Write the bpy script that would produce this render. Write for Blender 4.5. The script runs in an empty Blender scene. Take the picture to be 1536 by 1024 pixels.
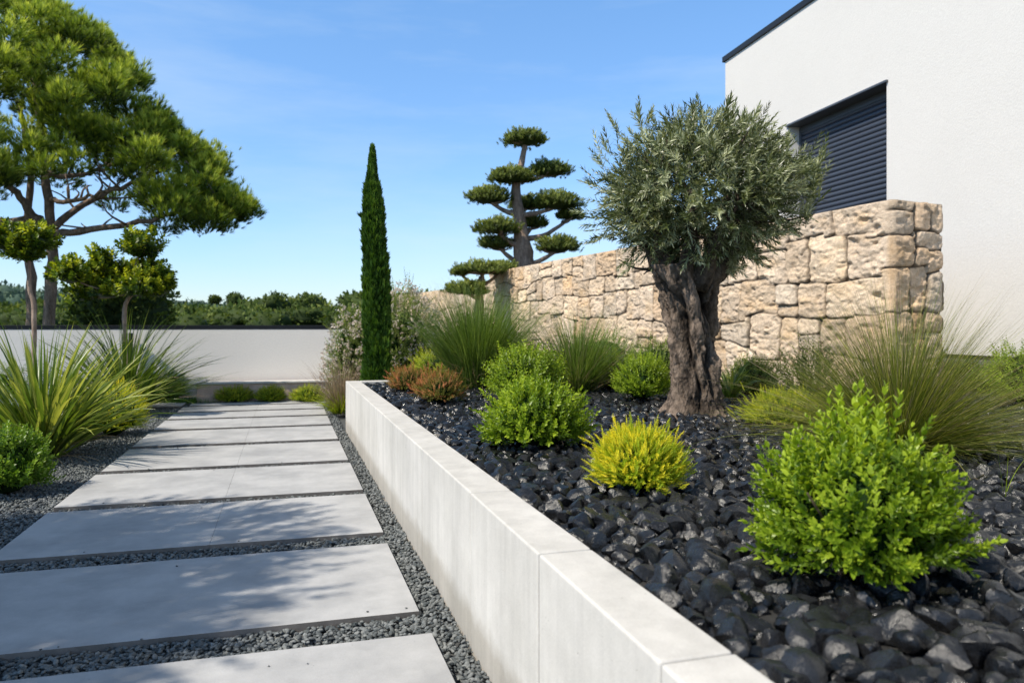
import bpy, math, random
import numpy as np
from math import sin, cos, pi, radians, sqrt, atan2

SC = bpy.context.scene
COL = SC.collection
rng = np.random.default_rng(7)
random.seed(7)

# ------------------------------------------------------------------ camera model
CAMH = 1.2
YAW = radians(16.93)
FPX = 1117.0            # focal length in pixels of the 1536 wide frame
FWD = np.array([sin(YAW), cos(YAW)])
RGT = np.array([cos(YAW), -sin(YAW)])

def at(px, d, z=None, py=None):
    """world point seen at column px at depth d (z given, or taken from row py)"""
    r = (px - 768.0) / FPX * d
    p = RGT * r + FWD * d
    if z is None:
        z = CAMH + (490.0 - py) / FPX * d
    return np.array([p[0], p[1], z])

def on(px, py, z=0.0):
    """world point on the level z seen at px, py"""
    d = (CAMH - z) * FPX / (py - 490.0)
    return at(px, d, z)

def depth(p):
    return p[..., 0] * FWD[0] + p[..., 1] * FWD[1]

def column(p):
    return 768 + FPX * (p[..., 0] * RGT[0] + p[..., 1] * RGT[1]) / np.maximum(depth(p), 1e-3)

# ------------------------------------------------------------------ noise
def _hash(ix, iy, iz, seed):
    h = (ix.astype(np.int64) * 374761393 + iy.astype(np.int64) * 668265263 + iz.astype(np.int64) * 2147483647 + seed * 974711) & 0xffffffff
    h = ((h ^ (h >> 13)) * 1274126177) & 0xffffffff
    h = ((h ^ (h >> 16)) * 2246822519) & 0xffffffff
    return ((h ^ (h >> 15)) & 0xffffff) / float(0xffffff)

def noise(p, seed=0):
    p = np.asarray(p, float)
    i = np.floor(p); f = p - i; i = i.astype(np.int64)
    u = f * f * (3 - 2 * f)
    out = 0
    for dx in (0, 1):
        wx = u[..., 0] if dx else 1 - u[..., 0]
        for dy in (0, 1):
            wy = u[..., 1] if dy else 1 - u[..., 1]
            for dz in (0, 1):
                wz = u[..., 2] if dz else 1 - u[..., 2]
                out = out + wx * wy * wz * _hash(i[..., 0] + dx, i[..., 1] + dy, i[..., 2] + dz, seed)
    return out * 2 - 1

def fbm(p, octaves=4, seed=0, gain=.5):
    a, s, f = 1.0, 0.0, 1.0
    for k in range(octaves):
        s = s + a * noise(np.asarray(p) * f, seed + k); a *= gain; f *= 2.03
    return s

def unit(v):
    return v / np.maximum(np.linalg.norm(v, axis=-1, keepdims=True), 1e-9)

# ------------------------------------------------------------------ object helpers
def link(o, parent=None):
    COL.objects.link(o)
    if parent is not None:
        o.parent = parent
    return o

def tag(o, label=None, cat=None, group=None, kind=None):
    if label: o['label'] = label
    if cat: o['category'] = cat
    if group: o['group'] = group
    if kind: o['kind'] = kind
    return o

def thing(name, label, cat, loc=(0, 0, 0), group=None):
    o = bpy.data.objects.new(name, None)
    o.empty_display_size = .1
    o.location = [float(c) for c in loc]
    link(o)
    return tag(o, label, cat, group)

def mesh_tri(name, V, T, tint=None, smooth=False, mat=None):
    V = np.asarray(V, np.float32); T = np.asarray(T, np.int32)
    me = bpy.data.meshes.new(name)
    n, m = len(V), len(T); k = T.shape[1]
    me.vertices.add(n); me.vertices.foreach_set('co', V.ravel())
    me.loops.add(m * k); me.loops.foreach_set('vertex_index', T.ravel())
    me.polygons.add(m)
    me.polygons.foreach_set('loop_start', np.arange(0, m * k, k, dtype=np.int32))
    if smooth:
        me.polygons.foreach_set('use_smooth', np.ones(m, bool))
    if tint is not None:
        tint = np.asarray(tint, np.float32)
        if tint.ndim == 1:
            at_ = me.attributes.new('tint', 'FLOAT', 'POINT')
            at_.data.foreach_set('value', tint)
        else:
            at_ = me.attributes.new('paint', 'FLOAT_COLOR', 'POINT')
            at_.data.foreach_set('color', np.c_[tint, np.ones(n)].astype(np.float32).ravel())
    me.update(calc_edges=True)
    me.validate()
    if mat: me.materials.append(mat)
    return me

def put(name, me, parent=None, loc=(0, 0, 0)):
    """link a mesh whose coordinates are in world space under its parent (offset by the parent's place)"""
    o = bpy.data.objects.new(name, me)
    if parent is not None:
        p = parent.location
        par = parent.parent
        off = [p[0], p[1], p[2]]
        while par is not None:
            off = [off[i] + par.location[i] for i in range(3)]; par = par.parent
        o.location = (-off[0] + loc[0], -off[1] + loc[1], -off[2] + loc[2])
    else:
        o.location = loc
    return link(o, parent)

class MB:
    """collects polygons (world space)"""
    def __init__(self): self.v = []; self.f = []
    def add(self, vs, fs):
        k = len(self.v); self.v += [tuple(map(float, v)) for v in vs]; self.f += [tuple(i + k for i in f) for f in fs]
    def box(self, a, b):
        (x0, y0, z0), (x1, y1, z1) = a, b
        self.add([(x0, y0, z0), (x1, y0, z0), (x1, y1, z0), (x0, y1, z0), (x0, y0, z1), (x1, y0, z1), (x1, y1, z1), (x0, y1, z1)],
                 [(3, 2, 1, 0), (4, 5, 6, 7), (0, 1, 5, 4), (1, 2, 6, 5), (2, 3, 7, 6), (3, 0, 4, 7)])
    def obox(self, o, u, v, w):
        o, u, v, w = map(np.asarray, (o, u, v, w))
        self.add([o, o + u, o + u + v, o + v, o + w, o + u + w, o + u + v + w, o + v + w],
                 [(3, 2, 1, 0), (4, 5, 6, 7), (0, 1, 5, 4), (1, 2, 6, 5), (2, 3, 7, 6), (3, 0, 4, 7)])
    def build(self, name, mat, parent=None, smooth=False, bevel=0, bsegs=2):
        me = bpy.data.meshes.new(name); me.from_pydata(self.v, [], self.f); me.materials.append(mat)
        import bmesh
        bm = bmesh.new(); bm.from_mesh(me); bmesh.ops.recalc_face_normals(bm, faces=bm.faces[:])
        bm.to_mesh(me); bm.free()
        if smooth: me.polygons.foreach_set('use_smooth', [True] * len(me.polygons))
        o = put(name, me, parent)
        if bevel:
            md = o.modifiers.new('bevel', 'BEVEL'); md.width = bevel; md.segments = bsegs; md.limit_method = 'ANGLE'
        return o

# ------------------------------------------------------------------ materials
def new_mat(name):
    m = bpy.data.materials.new(name); m.use_nodes = True
    nt = m.node_tree; nt.nodes.clear()
    return m, nt

def N(nt, typ, **kw):
    n = nt.nodes.new(typ)
    for k, v in kw.items():
        if k.startswith('i_'):
            key = k[2:]
            n.inputs[int(key) if key.isdigit() else key.replace('_', ' ')].default_value = v
        else: setattr(n, k, v)
    return n

def L(nt, a, b): nt.links.new(a, b)

def ramp(nt, fac, stops):
    r = N(nt, 'ShaderNodeValToRGB')
    els = r.color_ramp.elements
    while len(els) < len(stops): els.new(.5)
    for e, (p, c) in zip(els, stops):
        e.position = p; e.color = (*c, 1) if len(c) == 3 else c
    L(nt, fac, r.inputs[0]); return r.outputs[0]

def g(v): return (v, v, v)

def coords(nt, scale=(1, 1, 1)):
    geo = N(nt, 'ShaderNodeNewGeometry')
    mp = N(nt, 'ShaderNodeMapping'); mp.inputs['Scale'].default_value = scale
    L(nt, geo.outputs['Position'], mp.inputs[0]); return mp.outputs[0], geo

def noise_n(nt, vec, scale, detail=5, rough=.55):
    n = N(nt, 'ShaderNodeTexNoise'); n.inputs['Scale'].default_value = scale; n.inputs['Detail'].default_value = detail; n.inputs['Roughness'].default_value = rough
    L(nt, vec, n.inputs['Vector']); return n.outputs[0]

def mixc(nt, fac, a, b, mode='MIX'):
    m = N(nt, 'ShaderNodeMix', data_type='RGBA', blend_type=mode)
    for val, i in ((fac, 0), (a, 6), (b, 7)):
        if hasattr(val, 'is_output') or isinstance(val, bpy.types.NodeSocket): L(nt, val, m.inputs[i])
        else: m.inputs[i].default_value = val if i == 0 else (*val, 1)
    return m.outputs[2]

def bump(nt, h, strength=.3, dist=.01, prev=None):
    b = N(nt, 'ShaderNodeBump'); b.inputs['Strength'].default_value = strength; b.inputs['Distance'].default_value = dist
    L(nt, h, b.inputs['Height'])
    if prev is not None: L(nt, prev, b.inputs['Normal'])
    return b.outputs[0]

def principled(nt, color, rough=.8, normal=None, spec=.4, metallic=0):
    p = N(nt, 'ShaderNodeBsdfPrincipled')
    p.inputs['Metallic'].default_value = metallic
    p.inputs['Specular IOR Level'].default_value = spec
    for val, k in ((color, 'Base Color'), (rough, 'Roughness')):
        if isinstance(val, bpy.types.NodeSocket): L(nt, val, p.inputs[k])
        else: p.inputs[k].default_value = (*val, 1) if k == 'Base Color' else val
    if normal is not None: L(nt, normal, p.inputs['Normal'])
    return p

def finish(nt, sh):
    o = N(nt, 'ShaderNodeOutputMaterial'); L(nt, sh, o.inputs[0])

def concrete(name, base, dark, seed=0.0, streak=False, rough=.8, blotch=2.2):
    m, nt = new_mat(name)
    v, geo = coords(nt)
    big = noise_n(nt, v, blotch, 6, .62)
    mid = noise_n(nt, v, 11, 6, .65)
    fine = noise_n(nt, v, 160, 3, .6)
    c = ramp(nt, big, [(.34, dark), (.62, base)])
    c = mixc(nt, .35, c, ramp(nt, mid, [(.3, g(.80)), (.7, g(1.08))]), 'MULTIPLY')
    c = mixc(nt, .25, c, ramp(nt, fine, [(.3, g(.72)), (.68, g(1.1))]), 'MULTIPLY')
    if streak:
        v2, _ = coords(nt, (5, 5, .35))
        st = noise_n(nt, v2, 2.2, 5, .6)
        c = mixc(nt, .55, c, ramp(nt, st, [(.38, g(.80)), (.6, g(1.0))]), 'MULTIPLY')
    if streak:
        sx = N(nt, 'ShaderNodeSeparateXYZ'); L(nt, geo.outputs['Position'], sx.inputs[0])
        ad = N(nt, 'ShaderNodeMath', operation='MULTIPLY_ADD'); L(nt, mid, ad.inputs[0]); ad.inputs[1].default_value = -.16; L(nt, sx.outputs[2], ad.inputs[2])
        c = mixc(nt, .7, c, ramp(nt, ad.outputs[0], [(0, (.62, .58, .52)), (.07, (1, 1, 1))]), 'MULTIPLY')
    vo = N(nt, 'ShaderNodeTexVoronoi'); vo.inputs['Scale'].default_value = 55; L(nt, v, vo.inputs['Vector'])
    sel = noise_n(nt, v, 9, 2)
    add = N(nt, 'ShaderNodeMath', operation='ADD'); L(nt, vo.outputs[0], add.inputs[0]); L(nt, sel, add.inputs[1])
    pits = ramp(nt, add.outputs[0], [(.44, g(0)), (.50, g(1))])
    c = mixc(nt, .45, c, ramp(nt, pits, [(0, g(.55)), (1, g(1))]), 'MULTIPLY')
    nb = bump(nt, fine, .22, .003); nb = bump(nt, pits, .5, .003, nb); nb = bump(nt, mid, .15, .01, nb)
    finish(nt, principled(nt, c, rough, nb, .3).outputs[0]); return m

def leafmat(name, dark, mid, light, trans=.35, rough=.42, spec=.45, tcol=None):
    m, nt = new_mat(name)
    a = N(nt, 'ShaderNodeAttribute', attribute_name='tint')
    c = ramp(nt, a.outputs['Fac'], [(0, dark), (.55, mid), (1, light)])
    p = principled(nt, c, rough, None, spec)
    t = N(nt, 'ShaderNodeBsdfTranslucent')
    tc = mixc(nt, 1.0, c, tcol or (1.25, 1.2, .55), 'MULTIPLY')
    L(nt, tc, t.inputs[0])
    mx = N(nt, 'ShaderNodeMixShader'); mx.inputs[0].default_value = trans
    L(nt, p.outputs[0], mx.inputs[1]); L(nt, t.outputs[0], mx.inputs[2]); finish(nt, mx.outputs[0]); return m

def barkmat(name, dark, light, scale=14, stretch=.3, strength=.8, cavity=False):
    m, nt = new_mat(name)
    v, _ = coords(nt, (1, 1, stretch))
    n1 = noise_n(nt, v, scale, 8, .68); n2 = noise_n(nt, v, scale * 5, 4, .6)
    vo = N(nt, 'ShaderNodeTexVoronoi', feature='DISTANCE_TO_EDGE'); vo.inputs['Scale'].default_value = scale * 1.6; L(nt, v, vo.inputs['Vector'])
    c = ramp(nt, n1, [(.3, dark), (.68, light)])
    c = mixc(nt, .5, c, ramp(nt, n2, [(.3, g(.6)), (.7, g(1.25))]), 'MULTIPLY')
    nb = bump(nt, n1, strength, .03); nb = bump(nt, n2, strength * .7, .008, nb)
    crk = ramp(nt, vo.outputs[0], [(0, g(0)), (.18, g(1))])
    nb = bump(nt, crk, strength * .4, .01, nb)
    c = mixc(nt, .4, c, ramp(nt, crk, [(0, g(.45)), (1, g(1))]), 'MULTIPLY')
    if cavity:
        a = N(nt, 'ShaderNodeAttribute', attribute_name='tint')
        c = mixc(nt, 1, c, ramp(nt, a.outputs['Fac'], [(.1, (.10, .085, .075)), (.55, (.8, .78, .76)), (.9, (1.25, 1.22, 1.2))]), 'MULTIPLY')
    finish(nt, principled(nt, c, .9, nb, .2).outputs[0]); return m

def rockmat(name, lo, hi, rough, bs=.5, sc=30):
    m, nt = new_mat(name)
    v, geo = coords(nt)
    n1 = noise_n(nt, v, sc, 6, .65); n2 = noise_n(nt, v, sc * 6, 4, .6)
    c = mixc(nt, geo.outputs['Random Per Island'], lo, hi)
    c = mixc(nt, .8, c, ramp(nt, n1, [(.3, g(.55)), (.7, g(1.5))]), 'MULTIPLY')
    r = ramp(nt, n1, [(.3, g(rough - .1)), (.7, g(rough + .2))])
    nb = bump(nt, n1, bs, .02); nb = bump(nt, n2, bs * .6, .004, nb)
    finish(nt, principled(nt, c, r, nb, .5).outputs[0]); return m

def flat(name, color, rough=.6, metallic=0, spec=.4, bs=0, sc=80, var=.0):
    m, nt = new_mat(name)
    v, _ = coords(nt)
    n1 = noise_n(nt, v, sc, 4)
    c = mixc(nt, 1, color, ramp(nt, n1, [(.3, g(1 - var)), (.7, g(1 + var))]), 'MULTIPLY')
    finish(nt, principled(nt, c, rough, bump(nt, n1, bs, .004) if bs else None, spec, metallic).outputs[0]); return m

M = {}
M['slab'] = concrete('slab_concrete', (.475, .472, .468), (.35, .35, .352), blotch=2.6)
M['slab_edge'] = concrete('slab_shaded_edge', (.20, .18, .165), (.12, .11, .10), blotch=6)  # same concrete, darker: shade of the slab sides painted into the colour
M['planter'] = concrete('planter_concrete', (.66, .635, .595), (.55, .53, .49), streak=True, blotch=1.3)
M['gravel'] = rockmat('blue_grey_gravel', (.045, .055, .058), (.21, .22, .215), .65, .3, 90)
M['blackrock'] = rockmat('black_rock', (.0035, .004, .0045), (.021, .022, .025), .19, .36, 30)
M['soil'] = rockmat('dark_soil', (.02, .02, .02), (.03, .029, .028), .8, .8, 30)
M['gravelbed'] = rockmat('gravel_bed', (.09, .095, .098), (.10, .105, .107), .85, .9, 70)
M['hillground'] = rockmat('hill_ground', (.045, .06, .025), (.05, .065, .03), .95, .3, .5)
M['olive_bark'] = barkmat('olive_bark', (.034, .026, .021), (.30, .235, .185), 15, .5, 1, True)
M['pine_bark'] = barkmat('pine_bark', (.10, .07, .05), (.34, .25, .19), 9, .4, .8)
M['pale_bark'] = barkmat('pale_bark', (.16, .11, .08), (.46, .34, .26), 9, .35, .6)
M['twig'] = barkmat('twig_bark', (.05, .04, .025), (.14, .11, .07), 30, .4, .4)
M['black_metal'] = flat('black_metal', (.02, .021, .024), .45, .3)
M['frame_metal'] = flat('grey_frame_metal', (.10, .11, .125), .4, .5)
M['pebble_stone'] = concrete('low_wall_stone', (.80, .58, .46), (.60, .43, .34), blotch=5)

# white stucco, raked grain
def stucco(name, col, bs=.5, scale=60):
    m, nt = new_mat(name)
    v, _ = coords(nt)
    n1 = noise_n(nt, v, scale, 5, .6); n2 = noise_n(nt, v, .7, 4, .5); n3 = noise_n(nt, v, 6, 4, .6)
    c = mixc(nt, .6, col, ramp(nt, n2, [(.3, g(.93)), (.7, g(1.0))]), 'MULTIPLY')
    c = mixc(nt, .5, c, ramp(nt, n1, [(.3, g(.88)), (.7, g(1.04))]), 'MULTIPLY')
    nb = bump(nt, n1, bs, .006); nb = bump(nt, n3, .12, .02, nb)
    finish(nt, principled(nt, c, .92, nb, .2).outputs[0]); return m
M['stucco'] = stucco('white_stucco', (.69, .67, .64), .45, 45)
M['stucco_far'] = stucco('white_render', (.88, .83, .77), .2, 40)

m, nt = new_mat('limestone'); M['limestone'] = m
a = N(nt, 'ShaderNodeAttribute', attribute_name='paint')
v, _ = coords(nt)
n1 = noise_n(nt, v, 28, 8, .7); n2 = noise_n(nt, v, 130, 4, .65)
c = mixc(nt, .75, a.outputs['Color'], ramp(nt, n1, [(.3, (.66, .60, .55)), (.66, (1.1, 1.09, 1.08))]), 'MULTIPLY')
c = mixc(nt, .5, c, ramp(nt, n2, [(.3, g(.7)), (.62, g(1.1))]), 'MULTIPLY')
vo = N(nt, 'ShaderNodeTexVoronoi'); vo.inputs['Scale'].default_value = 24; L(nt, v, vo.inputs['Vector'])
pit = ramp(nt, vo.outputs[0], [(.1, g(0)), (.24, g(1))])
c = mixc(nt, .35, c, ramp(nt, pit, [(0, g(.5)), (1, g(1))]), 'MULTIPLY')
nb = bump(nt, n1, .75, .02); nb = bump(nt, n2, .5, .006, nb); nb = bump(nt, pit, .3, .008, nb)
finish(nt, principled(nt, c, .95, nb, .15).outputs[0])

M['shutter'] = flat('blue_grey_shutter', (.062, .074, .100), .40, .2, .5, .05, 60, .08)
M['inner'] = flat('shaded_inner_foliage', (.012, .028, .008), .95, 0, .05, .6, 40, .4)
M['box_leaf'] = leafmat('bright_box_leaf', (.035, .075, .006), (.19, .30, .016), (.44, .56, .045), .4, .38, .4)
M['round_leaf'] = leafmat('mid_green_leaf', (.028, .07, .008), (.12, .23, .018), (.28, .42, .05), .38, .4)
M['yellow_leaf'] = leafmat('yellow_leaf', (.07, .18, .008), (.36, .48, .02), (.88, .78, .05), .35, .5, .3)
M['red_leaf'] = leafmat('red_orange_leaf', (.05, .10, .012), (.20, .18, .03), (.72, .25, .13), .3, .5, .3)
M['lime_leaf'] = leafmat('lime_leaf', (.06, .12, .008), (.27, .36, .018), (.60, .60, .05), .35, .45, .3)
M['olive_leaf'] = leafmat('olive_leaf', (.020, .030, .010), (.12, .15, .05), (.54, .57, .36), .28, .34, .6, (1.1, 1.1, .6))
M['pine_leaf'] = leafmat('pine_needle', (.025, .05, .008), (.21, .30, .03), (.68, .74, .14), .46, .5, .3)
M['cypress_leaf'] = leafmat('cypress_leaf', (.012, .035, .006), (.055, .13, .016), (.16, .27, .03), .32, .6, .25)
M['cloud_leaf'] = leafmat('cloud_pad_leaf', (.04, .065, .014), (.19, .24, .05), (.44, .48, .14), .36, .5, .3)
M['topiary_leaf'] = leafmat('topiary_leaf', (.018, .045, .006), (.11, .18, .012), (.50, .54, .03), .42, .4, .4)
M['grass_leaf'] = leafmat('fountain_grass', (.03, .055, .010), (.15, .20, .03), (.56, .52, .15), .40, .45, .4)
M['green_grass_leaf'] = leafmat('green_grass', (.03, .06, .012), (.11, .19, .03), (.28, .38, .10), .38, .45, .4)
M['dry_grass_leaf'] = leafmat('pale_dry_grass', (.14, .10, .06), (.34, .25, .16), (.55, .42, .30), .3, .6, .3, (1, 1, .8))
M['strap_leaf'] = leafmat('strap_leaf', (.03, .06, .012), (.14, .22, .03), (.48, .50, .13), .38, .33, .55)
M['flower_leaf'] = leafmat('flower_shrub_leaf', (.03, .06, .01), (.14, .21, .035), (.36, .42, .11), .38, .45)
M['petal'] = leafmat('pale_petal', (.62, .50, .44), (.80, .70, .60), (.86, .82, .76), .4, .6, .2, (1, .95, .9))
M['forest_leaf'] = leafmat('forest_leaf', (.016, .030, .008), (.10, .145, .028), (.26, .29, .07), .25, .7, .2)
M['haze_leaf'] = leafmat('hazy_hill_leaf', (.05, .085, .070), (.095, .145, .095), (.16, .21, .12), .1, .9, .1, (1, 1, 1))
M['lawn_leaf'] = leafmat('lawn_blade', (.04, .10, .01), (.10, .22, .02), (.2, .35, .05), .35, .5)

# ------------------------------------------------------------------ geometry generators
def bake(tv, tt, ttint, pos, X, Y, Z, scale, tint, width=None):
    """place copies of a template (tv verts, tt tris, ttint) with frames X,Y,Z"""
    n, k = len(pos), len(tv)
    s = scale[:, None, None]
    w = s if width is None else s * width[:, None, None]
    V = pos[:, None, :] + w * tv[None, :, 0:1] * X[:, None, :] + s * tv[None, :, 1:2] * Y[:, None, :] + s * tv[None, :, 2:3] * Z[:, None, :]
    T = tt[None, :, :] + (np.arange(n) * k)[:, None, None]
    C = np.clip(tint[:, None] + ttint[None, :], 0, 1)
    return V.reshape(-1, 3), T.reshape(-1, 3), C.ravel()

def frames(Y, roll=None):
    Y = unit(Y)
    up = np.tile([0, 0, 1.0], (len(Y), 1))
    par = np.abs(Y[:, 2]) > .98
    up[par] = [1, 0, 0]
    X = unit(np.cross(Y, up)); Z = np.cross(X, Y)
    if roll is None: roll = rng.uniform(0, 2 * pi, len(Y))
    c, s = np.cos(roll)[:, None], np.sin(roll)[:, None]
    return X * c + Z * s, Y, -X * s + Z * c

def join(parts):
    Vs, Ts, Cs, k = [], [], [], 0
    for V, T, C in parts:
        Vs.append(V); Ts.append(T + k); Cs.append(C); k += len(V)
    return np.concatenate(Vs), np.concatenate(Ts), np.concatenate(Cs)

def leaf(Ln, W, fold=.12, droop=.1, shape='oval', full=True):
    """one leaf along +Y"""
    if not full:
        v = np.array([[0, 0, 0], [-W / 2, Ln * .5, fold * W], [0, Ln, -droop * Ln], [W / 2, Ln * .5, fold * W]], float)
        return v, np.array([[0, 2, 1], [0, 3, 2]]), np.array([-.08, 0, .06, 0.])
    a, b = (.34, .72) if shape == 'oval' else (.3, .65)
    wb = .82 if shape == 'oval' else .7
    v = np.array([[0, 0, 0], [-W / 2, a * Ln, fold * W], [0, (a + .02) * Ln, 0], [W / 2, a * Ln, fold * W],
                  [-W / 2 * wb, b * Ln, fold * W - droop * Ln * .4], [0, (b + .02) * Ln, -droop * Ln * .4], [W / 2 * wb, b * Ln, fold * W - droop * Ln * .4], [0, Ln, -droop * Ln]], float)
    t = np.array([[0, 2, 1], [0, 3, 2], [1, 2, 5], [1, 5, 4], [2, 3, 6], [2, 6, 5], [4, 5, 7], [5, 6, 7]])
    return v, t, np.array([-.1, 0, -.03, 0, .02, 0, .02, .05])

def sprig(n_pairs, stem, Ln, W, open_a=55, tip_a=22, full=True, shape='oval', whorl=2, seed=0, size_fall=.35, var=.12):
    """a stem along +Y with leaf pairs, denser to the tip"""
    r = np.random.default_rng(seed)
    lv, lt, lc = leaf(Ln, W, shape=shape, full=full)
    parts = []
    for k in range(n_pairs):
        f = k / max(n_pairs - 1, 1)
        y = stem * (.12 + .88 * f)
        ang = radians(open_a + (tip_a - open_a) * f)
        ph0 = k * (pi / 2 if whorl == 2 else 2.4) + r.uniform(-.3, .3)
        for w in range(whorl):
            ph = ph0 + w * 2 * pi / whorl + r.uniform(-.25, .25)
            a2 = ang + r.uniform(-.2, .2)
            d = np.array([[sin(a2) * cos(ph), cos(a2), sin(a2) * sin(ph)]])
            side = np.array([[-sin(ph), 0, cos(ph)]]) 
            Zv = np.cross(side, d)
            s = np.array([(1 - size_fall * abs(f - .45) * 2) * r.uniform(.85, 1.12)])
            parts.append(bake(lv, lt, lc, np.array([[0, y, 0.]]), side, d, Zv, s, np.array([.10 * f + r.uniform(-var, var)])))
    V, T, C = join(parts)
    # thin stem
    w = stem * .012 + .0008
    sv = np.array([[-w, 0, 0], [w, 0, 0], [0, 0, w * 1.6], [0, stem, 0]], float)
    V, T, C = join([(V, T, C), (sv, np.array([[0, 1, 3], [1, 2, 3], [2, 0, 3]]), np.array([-.02, -.02, -.02, 0.1]))])
    return V, T, C

def tube(path, radii, nseg=8, rough=0.0, seed=0, ridges=0):
    P = np.asarray(path, float); R = np.asarray(radii, float)
    m = len(P)
    tan = np.gradient(P, axis=0); tan = unit(tan)
    ref = np.array([0.0, 0.0, 1.0]) if abs(tan[0, 2]) < .8 else np.array([1.0, 0, 0])
    A = np.zeros((m, 3)); a = ref - tan[0] * ref.dot(tan[0]); a /= np.linalg.norm(a)
    for i in range(m):
        a = a - tan[i] * a.dot(tan[i]); a /= max(np.linalg.norm(a), 1e-6); A[i] = a
    B = np.cross(tan, A)
    th = np.linspace(0, 2 * pi, nseg, endpoint=False)
    rr = R[:, None] * np.ones((m, nseg))
    if rough:
        q = P[:, None, :] + R[:, None, None] * (np.cos(th)[None, :, None] * A[:, None, :] + np.sin(th)[None, :, None] * B[:, None, :])
        rr = rr * (1 + rough * fbm(q / max(R.max(), .01) * 1.3, 3, seed))
    V = P[:, None, :] + rr[..., None] * (np.cos(th)[None, :, None] * A[:, None, :] + np.sin(th)[None, :, None] * B[:, None, :])
    V = V.reshape(-1, 3)
    i = np.arange(m - 1)[:, None] * nseg; j = np.arange(nseg)[None, :]; jn = (j + 1) % nseg
    q = np.stack([i + j, i + jn, i + nseg + jn, i + nseg + j], -1).reshape(-1, 4)
    T = np.r_[q[:, [0, 1, 2]], q[:, [0, 2, 3]]]
    # end caps
    V = np.r_[V, P[-1:] + tan[-1:] * R[-1] * .5, P[:1]]
    e = len(V) - 2; base = (m - 1) * nseg
    cap = np.array([[base + k, base + (k + 1) % nseg, e] for k in range(nseg)] + [[(k + 1) % nseg, k, e + 1] for k in range(nseg)])
    return V, np.r_[T, cap], np.zeros(len(V))

def curve(pts, n=14, jitter=0.0, seed=0):
    """Catmull-Rom through pts"""
    P = np.asarray(pts, float)
    P = np.r_[[2 * P[0] - P[1]], P, [2 * P[-1] - P[-2]]]
    out = []
    segs = len(P) - 3
    for t in np.linspace(0, segs - 1e-6, n):
        i = int(t); f = t - i
        a, b, c, d = P[i], P[i + 1], P[i + 2], P[i + 3]
        out.append(.5 * ((2 * b) + (-a + c) * f + (2 * a - 5 * b + 4 * c - d) * f * f + (-a + 3 * b - 3 * c + d) * f ** 3))
    out = np.array(out)
    if jitter:
        r = np.random.default_rng(seed)
        out[1:-1] += r.normal(0, jitter, out[1:-1].shape)
    return out

def blades(n, base, base_r, Lr, tilt, droop, width, segs=6, az=None, tint=(.2, .8), fold=0.0, seed=1, wprof='grass', flat_=.0, tmix=.25):
    r = np.random.default_rng(seed)
    phi = r.uniform(0, 2 * pi, n) if az is None else r.normal(az[0], az[1], n)
    L_ = r.uniform(*Lr, n)
    t0 = r.uniform(0, 1, n) ** .8 * (tilt[1] - tilt[0]) + tilt[0]
    dr = r.uniform(*droop, n)
    w = r.uniform(*width, n)
    rb = base_r * np.sqrt(r.uniform(0, 1, n)) * (.35 + .65 * (t0 - tilt[0]) / max(tilt[1] - tilt[0], .01))
    pos = np.array(base)[None, :] + np.c_[rb * np.cos(phi + r.normal(0, .5, n)), rb * np.sin(phi + r.normal(0, .5, n)), np.zeros(n)]
    s = np.linspace(0, 1, segs + 1)
    th = t0[:, None] + dr[:, None] * s[None, :] ** 1.6
    th = np.minimum(th, 2.75)
    dphi = r.normal(0, .12, n)[:, None] * s[None, :] ** 2
    ph = phi[:, None] + dphi
    dirs = np.stack([np.sin(th) * np.cos(ph), np.sin(th) * np.sin(ph), np.cos(th)], -1)
    step = (L_ / segs)[:, None, None]
    P = pos[:, None, :] + np.concatenate([np.zeros((n, 1, 3)), np.cumsum(.5 * (dirs[:, 1:] + dirs[:, :-1]) * step, 1)], 1)
    side = np.stack([-np.sin(ph), np.cos(ph), np.zeros_like(ph)], -1)
    roll = r.normal(0, .5, n)[:, None, None]
    nor = np.cross(dirs, side)
    side = side * np.cos(roll) + nor * np.sin(roll)
    nor = np.cross(dirs, side)
    if wprof == 'grass': prof = np.array([1 - .96 * x ** 1.6 for x in s])
    else: prof = np.array([.75 + .35 * min(1, x * 3) - 1.08 * x ** 2.6 for x in s])
    W = (w[:, None] * prof[None, :])[..., None]
    tv = r.uniform(tint[0], tint[1], n)
    tv = tv[:, None] + tmix * (s[None, :] - .4)
    if fold:
        V = np.stack([P - side * W / 2 + nor * W * fold, P, P + side * W / 2 + nor * W * fold], 2)
        k = 3
    else:
        V = np.stack([P - side * W / 2, P + side * W / 2], 2); k = 2
    V = V.reshape(-1, 3)
    C = np.clip(np.repeat(tv.reshape(-1), k), 0, 1)
    per = (segs + 1) * k
    tris = []
    for q in range(segs):
        for e in range(k - 1):
            a0 = q * k + e
            tris += [[a0, a0 + 1, a0 + k + 1], [a0, a0 + k + 1, a0 + k]]
    T = (np.array(tris)[None] + (np.arange(n) * per)[:, None, None]).reshape(-1, 3)
    return V, T, C

def fib(n):
    i = np.arange(n) + .5
    z = 1 - 2 * i / n; a = pi * (1 + 5 ** .5) * i
    q = np.sqrt(1 - z * z)
    return np.c_[q * np.cos(a), q * np.sin(a), z]

_ico = {}
def ico(sub):
    if sub not in _ico:
        import bmesh
        bm = bmesh.new(); bmesh.ops.create_icosphere(bm, subdivisions=sub, radius=1)
        V = np.array([v.co[:] for v in bm.verts]); T = np.array([[v.index for v in f.verts] for f in bm.faces])
        bm.free(); _ico[sub] = (V, T)
    return _ico[sub]

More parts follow.
